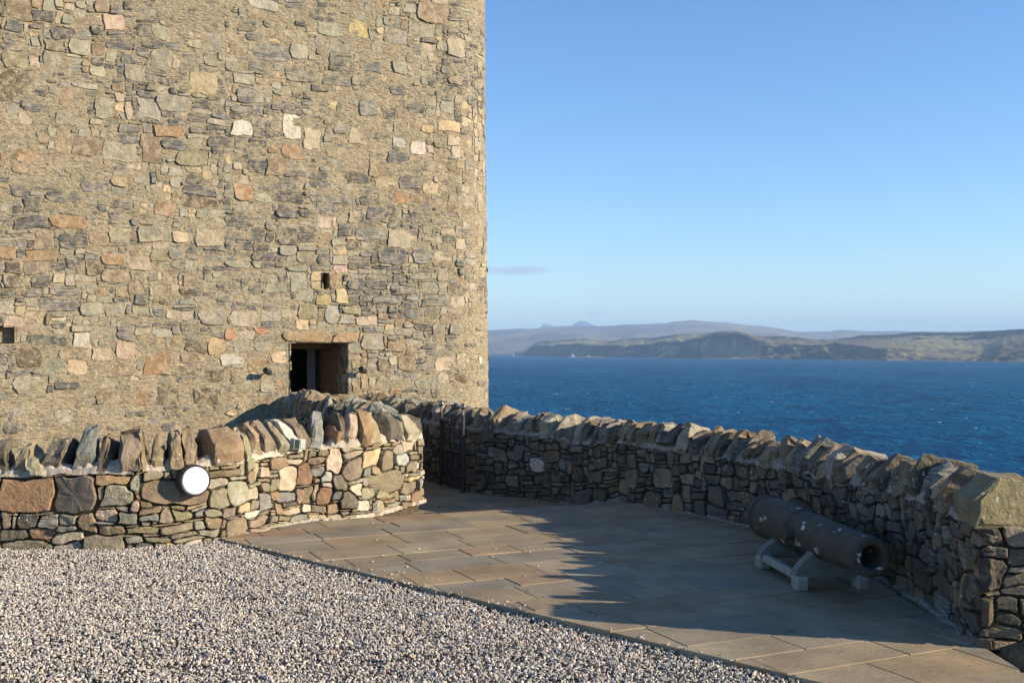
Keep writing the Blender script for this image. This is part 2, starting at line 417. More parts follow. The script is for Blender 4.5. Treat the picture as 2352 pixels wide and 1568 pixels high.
def outline(rng, a, b, c, d, gap, rot=0.06, cut=0.34, rough=0.07, wedge=.22):
    w, h = b - a - gap, d - c - gap
    w, h = max(w, 0.02), max(h, 0.014)
    cx, cy = (a + b) / 2, (c + d) / 2
    mn = min(w, h)
    P = []
    sx = [(-1, -1), (1, -1), (1, 1), (-1, 1)]
    cor = [(x * w / 2 * (1 - (rng.uniform(.1, .5) if rng.random() < wedge else rng.uniform(-.06, .10))), y * h / 2 * (1 - (rng.uniform(.1, .42) if rng.random() < wedge else rng.uniform(-.06, .10)))) for x, y in sx]
    for i in range(4):
        p, q, r = cor[i - 1], cor[i], cor[(i + 1) % 4]
        def toward(u, v, k):
            L = math.hypot(v[0] - u[0], v[1] - u[1]) or 1; m = min(k, L * .45) / L
            return (u[0] + (v[0] - u[0]) * m, u[1] + (v[1] - u[1]) * m)
        k1, k2 = mn * rng.uniform(.03, cut), mn * rng.uniform(.03, cut)
        P.append(toward(q, p, k1)); P.append(toward(q, r, k2))
    out = []
    for i, q in enumerate(P):
        r = P[(i + 1) % len(P)]; out.append(q)
        L = math.hypot(r[0] - q[0], r[1] - q[1])
        if L > mn * 0.62 and L > 0.05:
            o = rng.uniform(-1, 1) * rough * mn * 1.2; m = rng.uniform(.35, .65)
            out.append((q[0] + (r[0] - q[0]) * m - (r[1] - q[1]) / L * o, q[1] + (r[1] - q[1]) * m + (r[0] - q[0]) / L * o))
    an = rng.uniform(-rot, rot); ca, sa = math.cos(an), math.sin(an)
    return [(cx + x * ca - y * sa, cy + x * sa + y * ca) for x, y in out], (cx, cy, w / 2, h / 2)

def fit_cells(rects, rng, gap, nang=14, reach=1.2, rot=.16, wn=.016, wf=11.0, pr=(2.0, 4.5)):
    """outline of every stone, grown until it meets its neighbours"""
    n = len(rects); A = np.array([r[:4] for r in rects], float)
    cx, cy = (A[:, 0] + A[:, 1]) / 2, (A[:, 2] + A[:, 3]) / 2; hw, hh = np.maximum((A[:, 1] - A[:, 0]) / 2, .012), np.maximum((A[:, 3] - A[:, 2]) / 2, .01)
    an = np.array([rng.uniform(-rot, rot) for _ in range(n)]) * np.clip(1.6 * hh / hw, .25, 1); pw_ = np.array([rng.uniform(*pr) for _ in range(n)])
    sk = np.array([rng.uniform(-.45, .45) for _ in range(n)]); fr = np.linspace(.35, reach, 18); out = []
    for i in range(n):
        nb = np.where((np.abs(cx - cx[i]) < hw + hw[i] * reach + .03) & (np.abs(cy - cy[i]) < hh + hh[i] * reach + .03))[0]
        nb = nb[nb != i]
        per = max(2, nang // 4); th = []
        for q4 in range(4):
            for k4 in range(per): th.append(math.pi / 4 + q4 * math.pi / 2 + k4 * math.pi / 2 / per + rng.uniform(-.10, .10) * (1 if k4 == 0 else 1.8))
        th = np.array(th)
        dx, dy = np.cos(th), np.sin(th); k = 1.0 / np.maximum(np.abs(dx), np.abs(dy))
        dx, dy = dx * hw[i] * k, dy * hh[i] * k
        X_ = cx[i] + dx[:, None] * fr[None, :]; Y_ = cy[i] + dy[:, None] * fr[None, :]
        XW = X_ + wn * np.sin(wf * 1.7 * Y_ + 3 * np.sin(wf * .6 * X_)); YW = Y_ + wn * .8 * np.sin(wf * 1.3 * X_ + 2.5 * np.sin(wf * .9 * Y_) + 1.0)
        def dist(j):
            j = np.atleast_1d(j); ux = XW[None] - cx[j][:, None, None]; uy = YW[None] - cy[j][:, None, None]
            c_, s_ = np.cos(an[j])[:, None, None], np.sin(an[j])[:, None, None]
            a_ = (ux * c_ + uy * s_) / hw[j][:, None, None]; b_ = (-ux * s_ + uy * c_) / hh[j][:, None, None]; a_ = a_ + sk[j][:, None, None] * b_ * .5
            p_ = pw_[j][:, None, None]; return (np.abs(a_) ** p_ + np.abs(b_) ** p_) ** (1 / p_)
        di = dist(i)[0]; ok = di < reach * 1.12
        if len(nb): ok &= di < dist(nb).min(0)
        ok[:, 0] = True
        idx = np.where(ok.all(1), len(fr) - 1, np.argmin(ok, 1) - 1); idx = np.maximum(idx, 0)
        r_ = fr[idx]; g = (gap() if callable(gap) else gap) / 2
        px_, py_ = dx * r_, dy * r_; L_ = np.hypot(px_, py_); q = np.maximum(L_ - g * rng.uniform(.8, 1.2), L_ * .45) / np.maximum(L_, 1e-6)
        out.append([(cx[i] + a_ , cy[i] + b_) for a_, b_ in zip(px_ * q, py_ * q)])
    return out

def subdivide(vs, fs):
    vs = list(vs); cache = {}; out = []
    def mid(i, j):
        k = (i, j) if i < j else (j, i)
        if k not in cache:
            cache[k] = len(vs); vs.append(tuple((p + q) / 2 for p, q in zip(vs[i], vs[j])))
        return cache[k]
    for f in fs:
        tris = [f] if len(f) == 3 else [(f[0], f[i], f[i + 1]) for i in range(1, len(f) - 1)]
        for a, b, c in tris:
            ab, bc, ca = mid(a, b), mid(b, c), mid(c, a)
            out += [(a, ab, ca), (ab, b, bc), (ca, bc, c), (ab, bc, ca)]
    return vs, out

def stone_geo(rng, rect, path, gap, proud, depth, sub=False, warp=0.02, rot=0.06, cut=0.34, wob=0.006, tilt=0.10, bev=.012, poly=None):
    if poly is None: poly, (cx, cy, hw, hh) = outline(rng, *rect[:4], gap, rot, cut)
    else:
        cx, cy = sum(p[0] for p in poly) / len(poly), sum(p[1] for p in poly) / len(poly)
        hw, hh = max(.008, (max(p[0] for p in poly) - min(p[0] for p in poly)) / 2), max(.008, (max(p[1] for p in poly) - min(p[1] for p in poly)) / 2)
    n = len(poly); ins = min(bev, 0.3 * min(hw, hh)) * rng.uniform(.6, 1.3)
    ta, tb = rng.uniform(-tilt, tilt), rng.uniform(-tilt, tilt)
    V = []
    for x, y in poly: V.append((x, y, -depth))
    for x, y in poly: V.append((x, y, proud - bev * rng.uniform(.4, 1.0) + (x - cx) * ta + (y - cy) * tb))
    for x, y in poly:
        u, v = cx + (x - cx) * (1 - ins / hw), cy + (y - cy) * (1 - ins / hh)
        V.append((u, v, proud + (u - cx) * ta + (v - cy) * tb + rng.uniform(-1, 1) * .12 * bev))
    V.append((cx, cy, proud + rng.uniform(-.1, .35) * bev))
    Fc = []
    for k in range(2):
        for i in range(n):
            j = (i + 1) % n; Fc.append((k * n + i, k * n + j, (k + 1) * n + j, (k + 1) * n + i))
    for i in range(n): Fc.append((2 * n + i, 2 * n + (i + 1) % n, 3 * n))
    if sub:
        V, Fc = subdivide(V, Fc)
        o = rng.uniform(0, 99)
        V = [(x + nz(x * 22, y * 22, o) * wob * .8, y + nz(x * 22, y * 22, o + 9) * wob * .8, q + (nz(x * 17 + o, y * 17, q * 9) + .5 * nz(x * 41, y * 41, o)) * wob if q > -depth * .5 else q) for x, y, q in V]
    if warp:
        V = [(x + warp * nz(x * 1.3, y * 1.3, 5.1), y + warp * 1.3 * nz(x * 1.1, y * 1.6, 9.7), q) for x, y, q in V]
    return [path.surf(*p) for p in V], Fc

# ------------------------------------------------------------------ castle tower
YAW = math.radians(25.0)
CD, CN = Vector((math.cos(YAW), math.sin(YAW))), Vector((math.sin(YAW), -math.cos(YAW)))
Z0 = 18.05
def castle_pt(px):                        # point of the flat front seen at this column
    u = (px - CX) / F; Y = Z0 / (1 - math.tan(YAW) * u); return Vector((u * Y, Y))
RC = 0.95                                 # rounded corner
cL = castle_pt(-330); tang = castle_pt(1122)
edge_n = Vector((math.cos(0), 0))
# the corner arc is placed so that its silhouette falls on the photographed edge
view = Vector((-0.386, 17.87)).normalized(); side = Vector((view.y, -view.x))
fl = castle_pt(700)
# centre c lies RC behind the front plane; require (c + side*RC) to project on the edge column
def edge_gap(s):
    c = fl + CD * s - CN * RC; q = c + side * RC; return CX + F * q.x / q.y - 1121.5
lo, hi = 0.0, 6.0
for _ in range(60):
    mid_ = (lo + hi) / 2
    if edge_gap(mid_) < 0: lo = mid_
    else: hi = mid_
cc = fl + CD * lo - CN * RC
pts = []
fend = cc + CN * RC
nflat = int((fend - cL).length / 0.02)
for i in range(nflat): pts.append(cL + (fend - cL) * (i / nflat))
for i in range(61):
    a = math.radians(100) * i / 60
    d = CN * math.cos(a) + CD * math.sin(a); pts.append(cc + d * RC)
e = pts[-1]; dd = (pts[-1] - pts[-2]).normalized()
for i in range(1, 60): pts.append(e + dd * i * 0.05)
castle = Path([(p.x, p.y) for p in pts], zbase=-0.25, batter=0.0085, smooth=False)
S_VIS = (fend - cL).length + RC * math.radians(72)
CH = 8.4
castle_root = empty('castle_tower', (cc.x, cc.y, -0.25))
tag(castle_root, 'tall rubble stone castle tower with rounded corner and small dark doorway', 'castle')

CROPS = {1: (0, 0, 2.7516), 2: (620, 0, 2.7516), 3: (0, 560, 2.7516), 4: (620, 560, 2.7516), 5: (0, 1000, 3.484), 6: (500, 950, 3.136)}
def crop_px(k, x, y):
    ox, oy, m = CROPS[k]; return (ox + x / m) * 0.91875, (oy + y / m) * 0.91875
CPRE = {
1: '35,0,215,115,B 220,85,370,125,D 720,100,845,190,P 1300,215,1385,310,T 1395,225,1520,330,G 1590,260,1700,360,M 940,165,1035,245,D 1045,180,1170,270,G 740,275,910,320,D 975,270,1130,315,D 1130,285,1250,325,S 20,350,190,445,L 300,350,440,470,G 840,370,940,430,D 1040,335,1180,470,G 1310,510,1500,640,y 400,620,490,735,B 655,680,780,800,G 960,690,1095,800,G 1090,670,1320,745,G 1590,830,1725,920,W 1060,865,1270,930,R 380,870,480,1050,B 500,950,690,1060,B 720,985,940,1100,G 980,920,1110,1105,B 1115,935,1290,1015,D 1220,1045,1425,1130,L 1440,945,1610,1005,D 790,930,965,985,D 65,1265,190,1345,D 150,1355,320,1460,D 210,1245,400,1285,D 335,1325,555,1390,D 1610,1275,1730,1365,O 1550,1275,1610,1365,S 1070,1385,1210,1465,R 1230,1350,1490,1410,b 1500,1370,1590,1435,D 90,1500,340,1568,D 350,1500,590,1568,R 1560,1485,1750,1560,D 100,1030,300,1110,R 50,950,180,1030,T 1260,1285,1500,1340,D 570,1250,750,1310,S 0,480,110,600,b 90,490,230,640,b 0,600,80,690,b 140,715,320,760,D 0,0,50,110,b 40,150,160,195,D 360,190,520,250,D 130,790,290,850,P 0,1040,30,1130,C 480,270,620,350,G 190,380,265,460,P 860,460,1000,540,G 870,700,910,810,T 1640,620,1761,700,S',  # dark brown stones by its left edge hold a cast shadow in their colour
2: '0,0,200,45,W 0,40,130,110,B 435,60,640,130,D 480,0,585,45,D 1170,40,1390,130,B 970,200,1100,290,G 705,150,830,240,Y 1110,170,1290,235,G 1380,265,1500,365,T 45,310,280,400,S 290,310,405,390,G 570,380,730,470,S 780,425,920,480,S 530,520,720,570,S 890,630,1000,690,y 780,680,900,790,S 930,725,1025,805,D 250,800,370,950,W 390,890,500,1030,T 705,880,860,980,T 1000,940,1100,1000,W 1130,970,1220,1050,W 240,985,390,1090,R 540,1020,730,1075,B 130,1090,260,1200,B 835,1095,960,1205,B 965,1045,1100,1115,D 880,1225,1040,1285,y 1060,1220,1190,1290,D 690,1195,840,1255,D 1200,1265,1300,1325,y 1020,1330,1105,1390,O 40,1255,345,1300,S 175,1325,380,1385,D 425,1325,735,1385,S 470,1405,625,1470,S 820,1420,965,1500,D 770,1345,905,1400,D 0,1100,120,1165,D 1310,840,1480,890,y 1400,1005,1470,1070,W 130,1000,210,1040,R 480,170,650,235,G 970,590,1085,640,D 1390,520,1480,565,M 1190,870,1270,905,y 0,410,120,470,S 260,480,480,540,S',
3: '165,190,385,250,R 415,85,595,165,D 235,60,360,160,M 620,70,740,135,B 760,30,890,120,G 960,20,1190,110,G 1355,45,1530,150,T 35,255,145,330,b 30,350,145,430,b 170,265,340,345,M 210,355,340,430,D 580,260,700,345,b 705,305,890,385,B 690,205,860,260,R 900,220,1040,300,T 1050,185,1160,250,L 0,160,100,230,R 340,445,540,490,S 150,450,280,490,S 560,550,710,620,G 720,560,860,635,G 920,570,1020,625,G 1270,350,1355,420,M 1230,445,1320,475,b 1095,520,1160,550,b 1240,500,1330,550,S 1370,590,1560,690,G 1150,600,1330,660,T 1590,600,1760,700,T 180,770,450,835,D 110,850,280,990,b 510,740,630,840,W 690,760,790,815,G 640,840,770,920,T 800,800,920,910,P 680,930,920,1040,B 985,895,1175,1035,R 470,940,605,1025,y 290,940,450,1030,G 1285,815,1415,890,b 1440,790,1550,890,y 1240,895,1375,955,B 1185,985,1400,1040,b 1420,1000,1600,1085,b 1520,890,1680,970,W 660,1140,850,1235,B 910,1120,1015,1250,R 1080,1115,1235,1250,b 1325,1130,1495,1250,b 90,1060,320,1180,G 390,1270,690,1370,G 690,1260,860,1370,G 690,1065,795,1120,G 1530,1190,1670,1230,y 1560,730,1620,785,O 1630,740,1745,785,T 60,1260,160,1320,G 30,640,150,700,P 270,510,540,590,S 0,450,80,500,D',
4: '0,40,120,110,D 135,50,190,110,D 40,120,160,175,D 625,0,725,75,D 755,30,965,115,S 910,180,1100,275,D 1145,190,1275,275,S 970,50,1120,170,T 350,190,475,255,G 490,225,560,270,D 585,225,680,285,G 120,390,260,460,G 435,330,510,385,y 562,345,640,445,R 440,400,510,445,y 595,290,685,340,P 465,485,560,555,Y 600,450,680,535,y 340,560,465,655,L 330,445,440,530,G 290,320,400,450,G 535,570,620,690,G 655,560,770,610,L 755,635,890,700,T 630,630,740,690,G 685,385,810,440,D 775,485,845,520,D 865,495,1055,535,D 1000,360,1085,405,D 1115,345,1250,380,S 890,610,960,660,B 980,625,1075,650,S 1085,595,1165,645,S 1200,500,1375,560,S 1385,500,1495,575,T 1325,630,1400,685,B 100,670,210,700,D 50,715,145,750,O 320,660,415,725,y 480,690,610,745,G 790,760,930,870,G 960,815,1080,880,B 1030,920,1160,1000,B 700,900,770,945,M 10,885,120,925,M 10,935,130,1015,R 170,880,278,960,y 1300,910,1440,1000,T 1430,880,1550,965,T 1160,1050,1300,1125,G 1315,1085,1450,1190,G 1430,1035,1510,1085,b 975,1130,1055,1170,R 725,1080,780,1160,B 780,1045,820,1140,B 180,1080,220,1115,O 90,1070,180,1150,G 55,760,180,800,S 60,810,160,880,G 1585,905,1615,955,W 1310,1020,1380,1085,T'}
cpre = []
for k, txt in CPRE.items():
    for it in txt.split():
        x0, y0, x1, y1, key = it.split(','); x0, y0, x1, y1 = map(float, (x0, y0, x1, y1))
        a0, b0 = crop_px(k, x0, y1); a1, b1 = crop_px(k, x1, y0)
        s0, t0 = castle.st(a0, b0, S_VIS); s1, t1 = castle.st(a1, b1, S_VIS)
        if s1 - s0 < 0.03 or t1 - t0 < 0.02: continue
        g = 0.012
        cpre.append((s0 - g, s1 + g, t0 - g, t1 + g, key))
def castle_rect(k, x0, y0, x1, y1):
    a0, b0 = crop_px(k, x0, y1); a1, b1 = crop_px(k, x1, y0)
    s0, t0 = castle.st(a0, b0, S_VIS); s1, t1 = castle.st(a1, b1, S_VIS); return s0, s1, t0, t1
DOOR = castle_rect(4, 287, 818, 690, 1210); DOOR = (DOOR[0], DOOR[1], 0.05, DOOR[3])
HOLE = castle_rect(4, 512, 335, 560, 440)
NICHE = castle_rect(3, -40, 700, 100, 815)
HOLES = [DOOR, HOLE, NICHE]
LINT = [castle_rect(4, 228, 740, 566, 815), castle_rect(4, 572, 752, 762, 817)]
crng = random.Random(5)
def csize(s, t):
    zone = nz(s * 0.55, t * 0.8, 3.3) + 0.35 * nz(s * 2.1, t * 2.4, 8.8)
    r = crng.random()
    if zone > -0.04:
        w, h = crng.uniform(0.12, 0.42), crng.choice([0.04, 0.06, 0.08, 0.10, 0.10, 0.12, 0.14])
        key = crng.choice('DDDDSSSSSGG')
    else:
        if r < 0.40: w, h = crng.uniform(0.18, 0.36), crng.uniform(0.11, 0.21)
        elif r < 0.78: w, h = crng.uniform(0.11, 0.26), crng.uniform(0.08, 0.15)
        else: w, h = crng.uniform(0.06, 0.18), crng.uniform(0.035, 0.07)
        key = crng.choice('GGGGGGGGTTBBBSSSDyML')
    return w, h, key
W_C = castle.len
rects = pack(W_C, CH, cpre, csize, crng, skip=0.07, blocked=[(a - .02, b + .02, c - .02, d + .02) for a, b, c, d in HOLES + LINT])
stones = []
for r in rects:
    a, b, c, d, key = r
    pre = r in cpre if False else None
    stones.append(r)
npre = len(cpre)
sel = set(range(npre))
rest = sorted(range(npre, len(stones)), key=lambda i: -(stones[i][1] - stones[i][0]) * (stones[i][3] - stones[i][2]))
def seen(r):
    if r[1] > S_VIS or r[2] < 0.6 or r[2] > 7.6: return False
    x, y, _, _ = castle.at(r[0]); return CX + F * x / y > -20
for i in rest:
    if len(sel) >= 300: break
    if seen(stones[i]): sel.add(i)
bulk = MB()
cells_c = fit_cells(stones, crng, lambda: crng.uniform(.005, .020), 12, 1.10, rot=.24, wn=.018, pr=(3.5, 10.0))
for i, r in enumerate(stones):
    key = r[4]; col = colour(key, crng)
    lich = crng.uniform(.1, .5) + (1.2 if r[2] < 1.6 and crng.random() < .35 else 0)
    proud = crng.uniform(-0.006, 0.010)
    if crng.random() < .10: proud += .016
    if i < npre: proud = crng.uniform(0.003, 0.016)
    vs, fs = stone_geo(crng, r, castle, crng.uniform(0.008, 0.028), proud, 0.05, sub=(i in sel and (r[1]-r[0]) > .2), warp=0.03, rot=.10, cut=0.42, wob=.004, tilt=.05, bev=.003, poly=cells_c[i])
    if i in sel:
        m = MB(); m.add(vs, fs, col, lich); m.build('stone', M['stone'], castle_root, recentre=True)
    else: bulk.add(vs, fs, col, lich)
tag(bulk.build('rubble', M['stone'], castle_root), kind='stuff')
for r in LINT:
    m = MB(); vs, fs = stone_geo(crng, (*r, 'B'), castle, 0.004, 0.05, 0.30, sub=True, warp=0.012, rot=.01, cut=.5, wob=.01)
    m.add(vs, fs, (0.30, 0.205, 0.115, 0.1), .6); m.build('lintel', M['stone'], castle_root, recentre=True)

# mortar face: a fine lumpy sheet the stones sit in, open at the holes
def inhole(s, t): return any(a < s < b and c < t < d for a, b, c, d in HOLES)
m = MB(); step = 0.022
ns, nt = int(W_C / step), int(CH / step)
hedges_s = [a for h in HOLES for a in h[:2]]; hedges_t = [a for h in HOLES for a in h[2:]]
gs = np.linspace(0, W_C, ns + 1); gt = np.linspace(0, CH, nt + 1)
for e_ in hedges_s: gs[np.argmin(abs(gs - e_))] = e_
for e_ in hedges_t: gt[np.argmin(abs(gt - e_))] = e_
frames = [castle.at(s) for s in gs]
V = []
for t in gt:
    for s, (x, y, nx_, ny_) in zip(gs, frames):
        n = 0.012 * nz(s * 5, t * 7, 1.0) + 0.012 * nz(s * 12, t * 24, 4.0) + 0.009 * nz(s * 27, t * 40, 7.0) - 0.001 - castle.batter * t
        n += 0.03 * nz(s * .5, t * .5, 2.0)*0.6
        V.append((x + nx_ * n, y + ny_ * n, -0.25 + t))
Fq = []
gsm, gtm = (gs[:-1] + gs[1:]) / 2, (gt[:-1] + gt[1:]) / 2
hole_mask = np.zeros((nt, ns), bool)
for a, b, c, d in HOLES:
    hole_mask |= ((gtm > c) & (gtm < d))[:, None] & ((gsm > a) & (gsm < b))[None, :]
for j in range(nt):
    for i in range(ns):
        if not hole_mask[j, i]:
            q = j * (ns + 1) + i; Fq.append((q, q + 1, q + ns + 2, q + ns + 1))
m.v = V; m.f = Fq
m.build('wall', M['cmortar'], castle_root, smooth=True)
# body of the tower behind the face (closes the back, top and left)
m = MB()
back = []
ring = [castle.surf(s, 0, -0.0) for s in np.linspace(0, W_C, 40)]
far = Vector((ring[-1][0], ring[-1][1], 0)); l0 = Vector((ring[0][0], ring[0][1], 0))
fb = l0 - Vector((CN.x, CN.y, 0)) * 5.0
poly2 = [(p[0], p[1]) for p in ring] + [(fb.x, fb.y)]
top_in = []
for i, (x, y) in enumerate(poly2):
    if i < 40:
        s = np.linspace(0, W_C, 40)[i]; q = castle.surf(s, CH, 0.01); top_in.append(q)
    else: top_in.append((x, y, -0.25 + CH))
vs = top_in; m.add(vs, [tuple(range(len(vs)))], (.3, .25, .17, 0))
b0 = [(far.x, far.y, -.25), (fb.x, fb.y, -.25), (fb.x, fb.y, CH - .25), top_in[39]]
m.add(b0, [(0, 1, 2, 3)]); b1 = [(fb.x, fb.y, -.25), (l0.x, l0.y, -.25), top_in[0], (fb.x, fb.y, CH - .25)]
m.add(b1, [(0, 1, 2, 3)])
m.build('back_wall', M['cmortar'], castle_root)

# recesses
def recess(rect, dep, mat, name, backmat=None, back=True):
    a, b, c, d = rect; m = MB()
    def p(s, t, n): return castle.surf(s, t, n)
    O = [p(a, c, .02), p(b, c, .02), p(b, d, .02), p(a, d, .02)]; I = [p(a, c, -dep), p(b, c, -dep), p(b, d, -dep), p(a, d, -dep)]
    # step the throat a little inside the opening
    m.add(O + I, [(0, 4, 5, 1), (1, 5, 6, 2), (2, 6, 7, 3), (3, 7, 4, 0)] + ([(4, 7, 6, 5)] if back else []))
    return m.build(name, mat, castle_root)
recess(HOLE, 0.35, M['cmortar'], 'putlog_hole'); recess(NICHE, 0.11, M['cmortar'], 'wall_niche')
# doorway: rough stone reveals, then a timber frame and a dark room
a, b, c, d = DOOR; REV = 0.55
recess(DOOR, REV, M['cmortar'], 'door_reveal', back=False)
for sd in (0, 1):
    t = 0.05
    while t < d - .05:
        h = min(crng.uniform(.07, .2), d - t); dep = 0.0
        while dep < REV - .03:
            w = min(crng.uniform(.12, .3), REV - dep); m = MB(); o = crng.uniform(.006, .028)
            s_in = a + o if sd == 0 else b - o; s_out = a - .05 if sd == 0 else b + .05
            vs = []
            for tt in (t + .006, t + h - .006):
                for nn in (-dep - .006, -dep - w + .006):
                    for ss in (s_in + crng.uniform(-.005, .005), s_out): vs.append(castle.surf(ss, tt, nn + .012))
            m.add(vs, [(0, 2, 3, 1), (4, 5, 7, 6), (0, 1, 5, 4), (2, 6, 7, 3), (0, 4, 6, 2), (1, 3, 7, 5)], colour(crng.choice('SGBkL'), crng), .2)
            m.build('jamb_stone', M['stone'], castle_root, recentre=True); dep += w
        t += h
Mdoor = lambda s, t, n: castle.surf(s, t, n)
def cbox(s0, s1, t0, t1, n0, n1, name, mat, parent=None):
    m = MB(); vs = [Mdoor(s, t, n) for t in (t0, t1) for n in (n0, n1) for s in (s0, s1)]
    m.add(vs, [(0, 2, 3, 1), (4, 5, 7, 6), (0, 1, 5, 4), (2, 6, 7, 3), (0, 4, 6, 2), (1, 3, 7, 5)])
    return m.build(name, mat, castle_root if parent is None else parent, recentre=True)
# inner room
m = MB(); A0, A1 = a - .7, b + .9
O = [Mdoor(s, t, n) for n in (-REV - .03, -REV - 2.6) for t in (0.0, d + .35) for s in (A0, A1)]
m.add(O, [(4, 6, 7, 5), (0, 4, 5, 1), (2, 3, 7, 6), (0, 2, 6, 4), (1, 5, 7, 3)]); m.build('inner_room', M['darkroom'], castle_root)
dw = b - a
cbox(a - .02, a + .07, 0.05, d, -REV + .02, -REV - .08, 'door_frame', M['wood'])
cbox(b - .10, b + .02, 0.05, d, -REV + .02, -REV - .08, 'door_frame', M['wood'])
cbox(a + .071, b - .101, d - .09, d + .02, -REV + .02, -REV - .08, 'door_frame', M['wood'])
# open plank door folded inwards on the right
drt = empty('door', Mdoor(b - .11, 0.06, -REV - .06)); drt.parent = castle_root
drt.location = Vector(Mdoor(b - .11, 0.06, -REV - .06)) - castle_root.location
ang = math.radians(78)
dx = (-math.cos(ang) * CD - math.sin(ang) * CN).normalized(); dn = Vector((dx.y, -dx.x))
for k in range(5):
    m = MB(); w0, w1 = k * .155 + .003, (k + 1) * .155 - .003
    vs = []
    for z in (0.0, d - .16):
        for th in (0, .045):
            for w in (w0, w1): q = dx * w + dn * th; vs.append((q.x, q.y, z))
    m.add(vs, [(0, 2, 3, 1), (4, 5, 7, 6), (0, 1, 5, 4), (2, 6, 7, 3), (0, 4, 6, 2), (1, 3, 7, 5)])
    o = m.build('plank', M['wood'], None); o.parent = drt
cbox(a + .54 * dw, a + .68 * dw, 0.06, d - .1, -REV - .30, -REV - .36, 'inner_strip', M['palestrip'])  # plain grey upright strip inside the doorway

# ------------------------------------------------------------------ low walls
def rubble_wall(name, path, thick, top, pre, sizes, cells, seed, mat, label, keys, s_core_end=None, lich=.6, warp=.012, proud=(.0, .035), gap=(.008, .02), sub_area=.01, max_parts=300, blocked=None):
    rng = random.Random(seed)
    x0, y0, _, _ = path.at(path.len * .5)
    root = empty(name, (x0, y0, path.zbase(path.len * .5))); tag(root, label, 'wall')
    # core footprint
    sc_end = s_core_end if s_core_end is not None else path.len
    fr = list(np.arange(0, path.len, .06)) + [path.len]
    bk = [s for s in np.arange(0, sc_end, .12)] + [sc_end]
    m = MB(); foot = [(s, -0.035) for s in fr] + [(s, -thick) for s in bk[::-1]]
    n = len(foot)
    vs = [path.surf(s, -.12, q) for s, q in foot] + [path.surf(s, top(s) - .01, q) for s, q in foot]
    fs = [(i, (i + 1) % n, n + (i + 1) % n, n + i) for i in range(n)]
    # top as a strip between front and back
    nf = len(fr)
    fs_top = []
    bi = list(range(nf, n))[::-1]                   # back indices in increasing s
    bs = bk
    for i in range(nf - 1):
        j = min(range(len(bs)), key=lambda q: abs(bs[q] - fr[i])); k2 = min(range(len(bs)), key=lambda q: abs(bs[q] - fr[i + 1]))
        if j == k2: fs_top.append((n + i, n + i + 1, n + bi[j]))
        else: fs_top.append((n + i, n + i + 1, n + bi[k2], n + bi[j]))
    m.add(vs, fs + fs_top); m.build('core', M['core'], root)
    rects = pack(path.len, 1.2, pre, sizes(rng), rng, cs=cells[0], ct=cells[1], t0=0.0, top=top, skip=.0, blocked=blocked)
    order = sorted(range(len(rects)), key=lambda i: -(i < len(pre)) * 10 - (rects[i][1] - rects[i][0]) * (rects[i][3] - rects[i][2]))
    sel = set(order[:max_parts]); bulk = MB()
    cells_ = fit_cells(rects, rng, lambda: rng.uniform(*gap), 16, 1.3, pr=(3.0, 8.0))
    for i, r in enumerate(rects):
        ar = (r[1] - r[0]) * (r[3] - r[2])
        pr = rng.uniform(*proud)
        vs, fs = stone_geo(rng, r, path, rng.uniform(*gap), pr, .09, sub=ar > sub_area, warp=warp, rot=.10, cut=.34, wob=.007, tilt=.17, bev=.008, poly=cells_[i])
        key = r[4] if r[4] else rng.choice(keys)
        lc = max(0, rng.gauss(lich, .35))
        if i in sel:
            m = MB(); m.add(vs, fs, colour(key, rng), lc); m.build('stone', mat, root, recentre=True)
        else: bulk.add(vs, fs, colour(key, rng), lc)
    if bulk.v: tag(bulk.build('rubble', mat, root), kind='stuff')
    return root, rng

def mortar_bed(root, path, top, s0, s1, thick, seed, hgt=.08, mat='bed'):
    m = MB(); sec = []; S_ = np.arange(s0, s1, .02)
    for s in S_:
        e = .016 + .010 * nz(s * 5, seed) + .007 * nz(s * 23, seed); u = hgt * (.9 + 1.1 * nz(s * 4.1, seed, 3) + .9 * nz(s * 15, seed, 6))
        z = top(s); lo_ = .018 + .028 * nz(s * 6.3, seed, 9) + .016 * nz(s * 21, seed, 2)
        sec.append([(s, z - lo_, e - .03), (s, z - lo_ + .006, e), (s, z + max(.01, u * .5), e * .6 - .005), (s, z + max(.02, u), -.05), (s, z + .05, -.2), (s, z + .03, -thick + .01), (s, z - .05, -thick + .01)])
    k = 7; vs = [path.surf(*q) for x in sec for q in x]; fs = []
    for i in range(len(sec) - 1):
        for j in range(k - 1): fs.append((i * k + j, (i + 1) * k + j, (i + 1) * k + j + 1, i * k + j + 1))
    fs.append(tuple(range(k))[::-1]); fs.append(tuple((len(sec) - 1) * k + j for j in range(k)))
    m.add(vs, fs); return m.build('mortar_bed', M[mat], root)

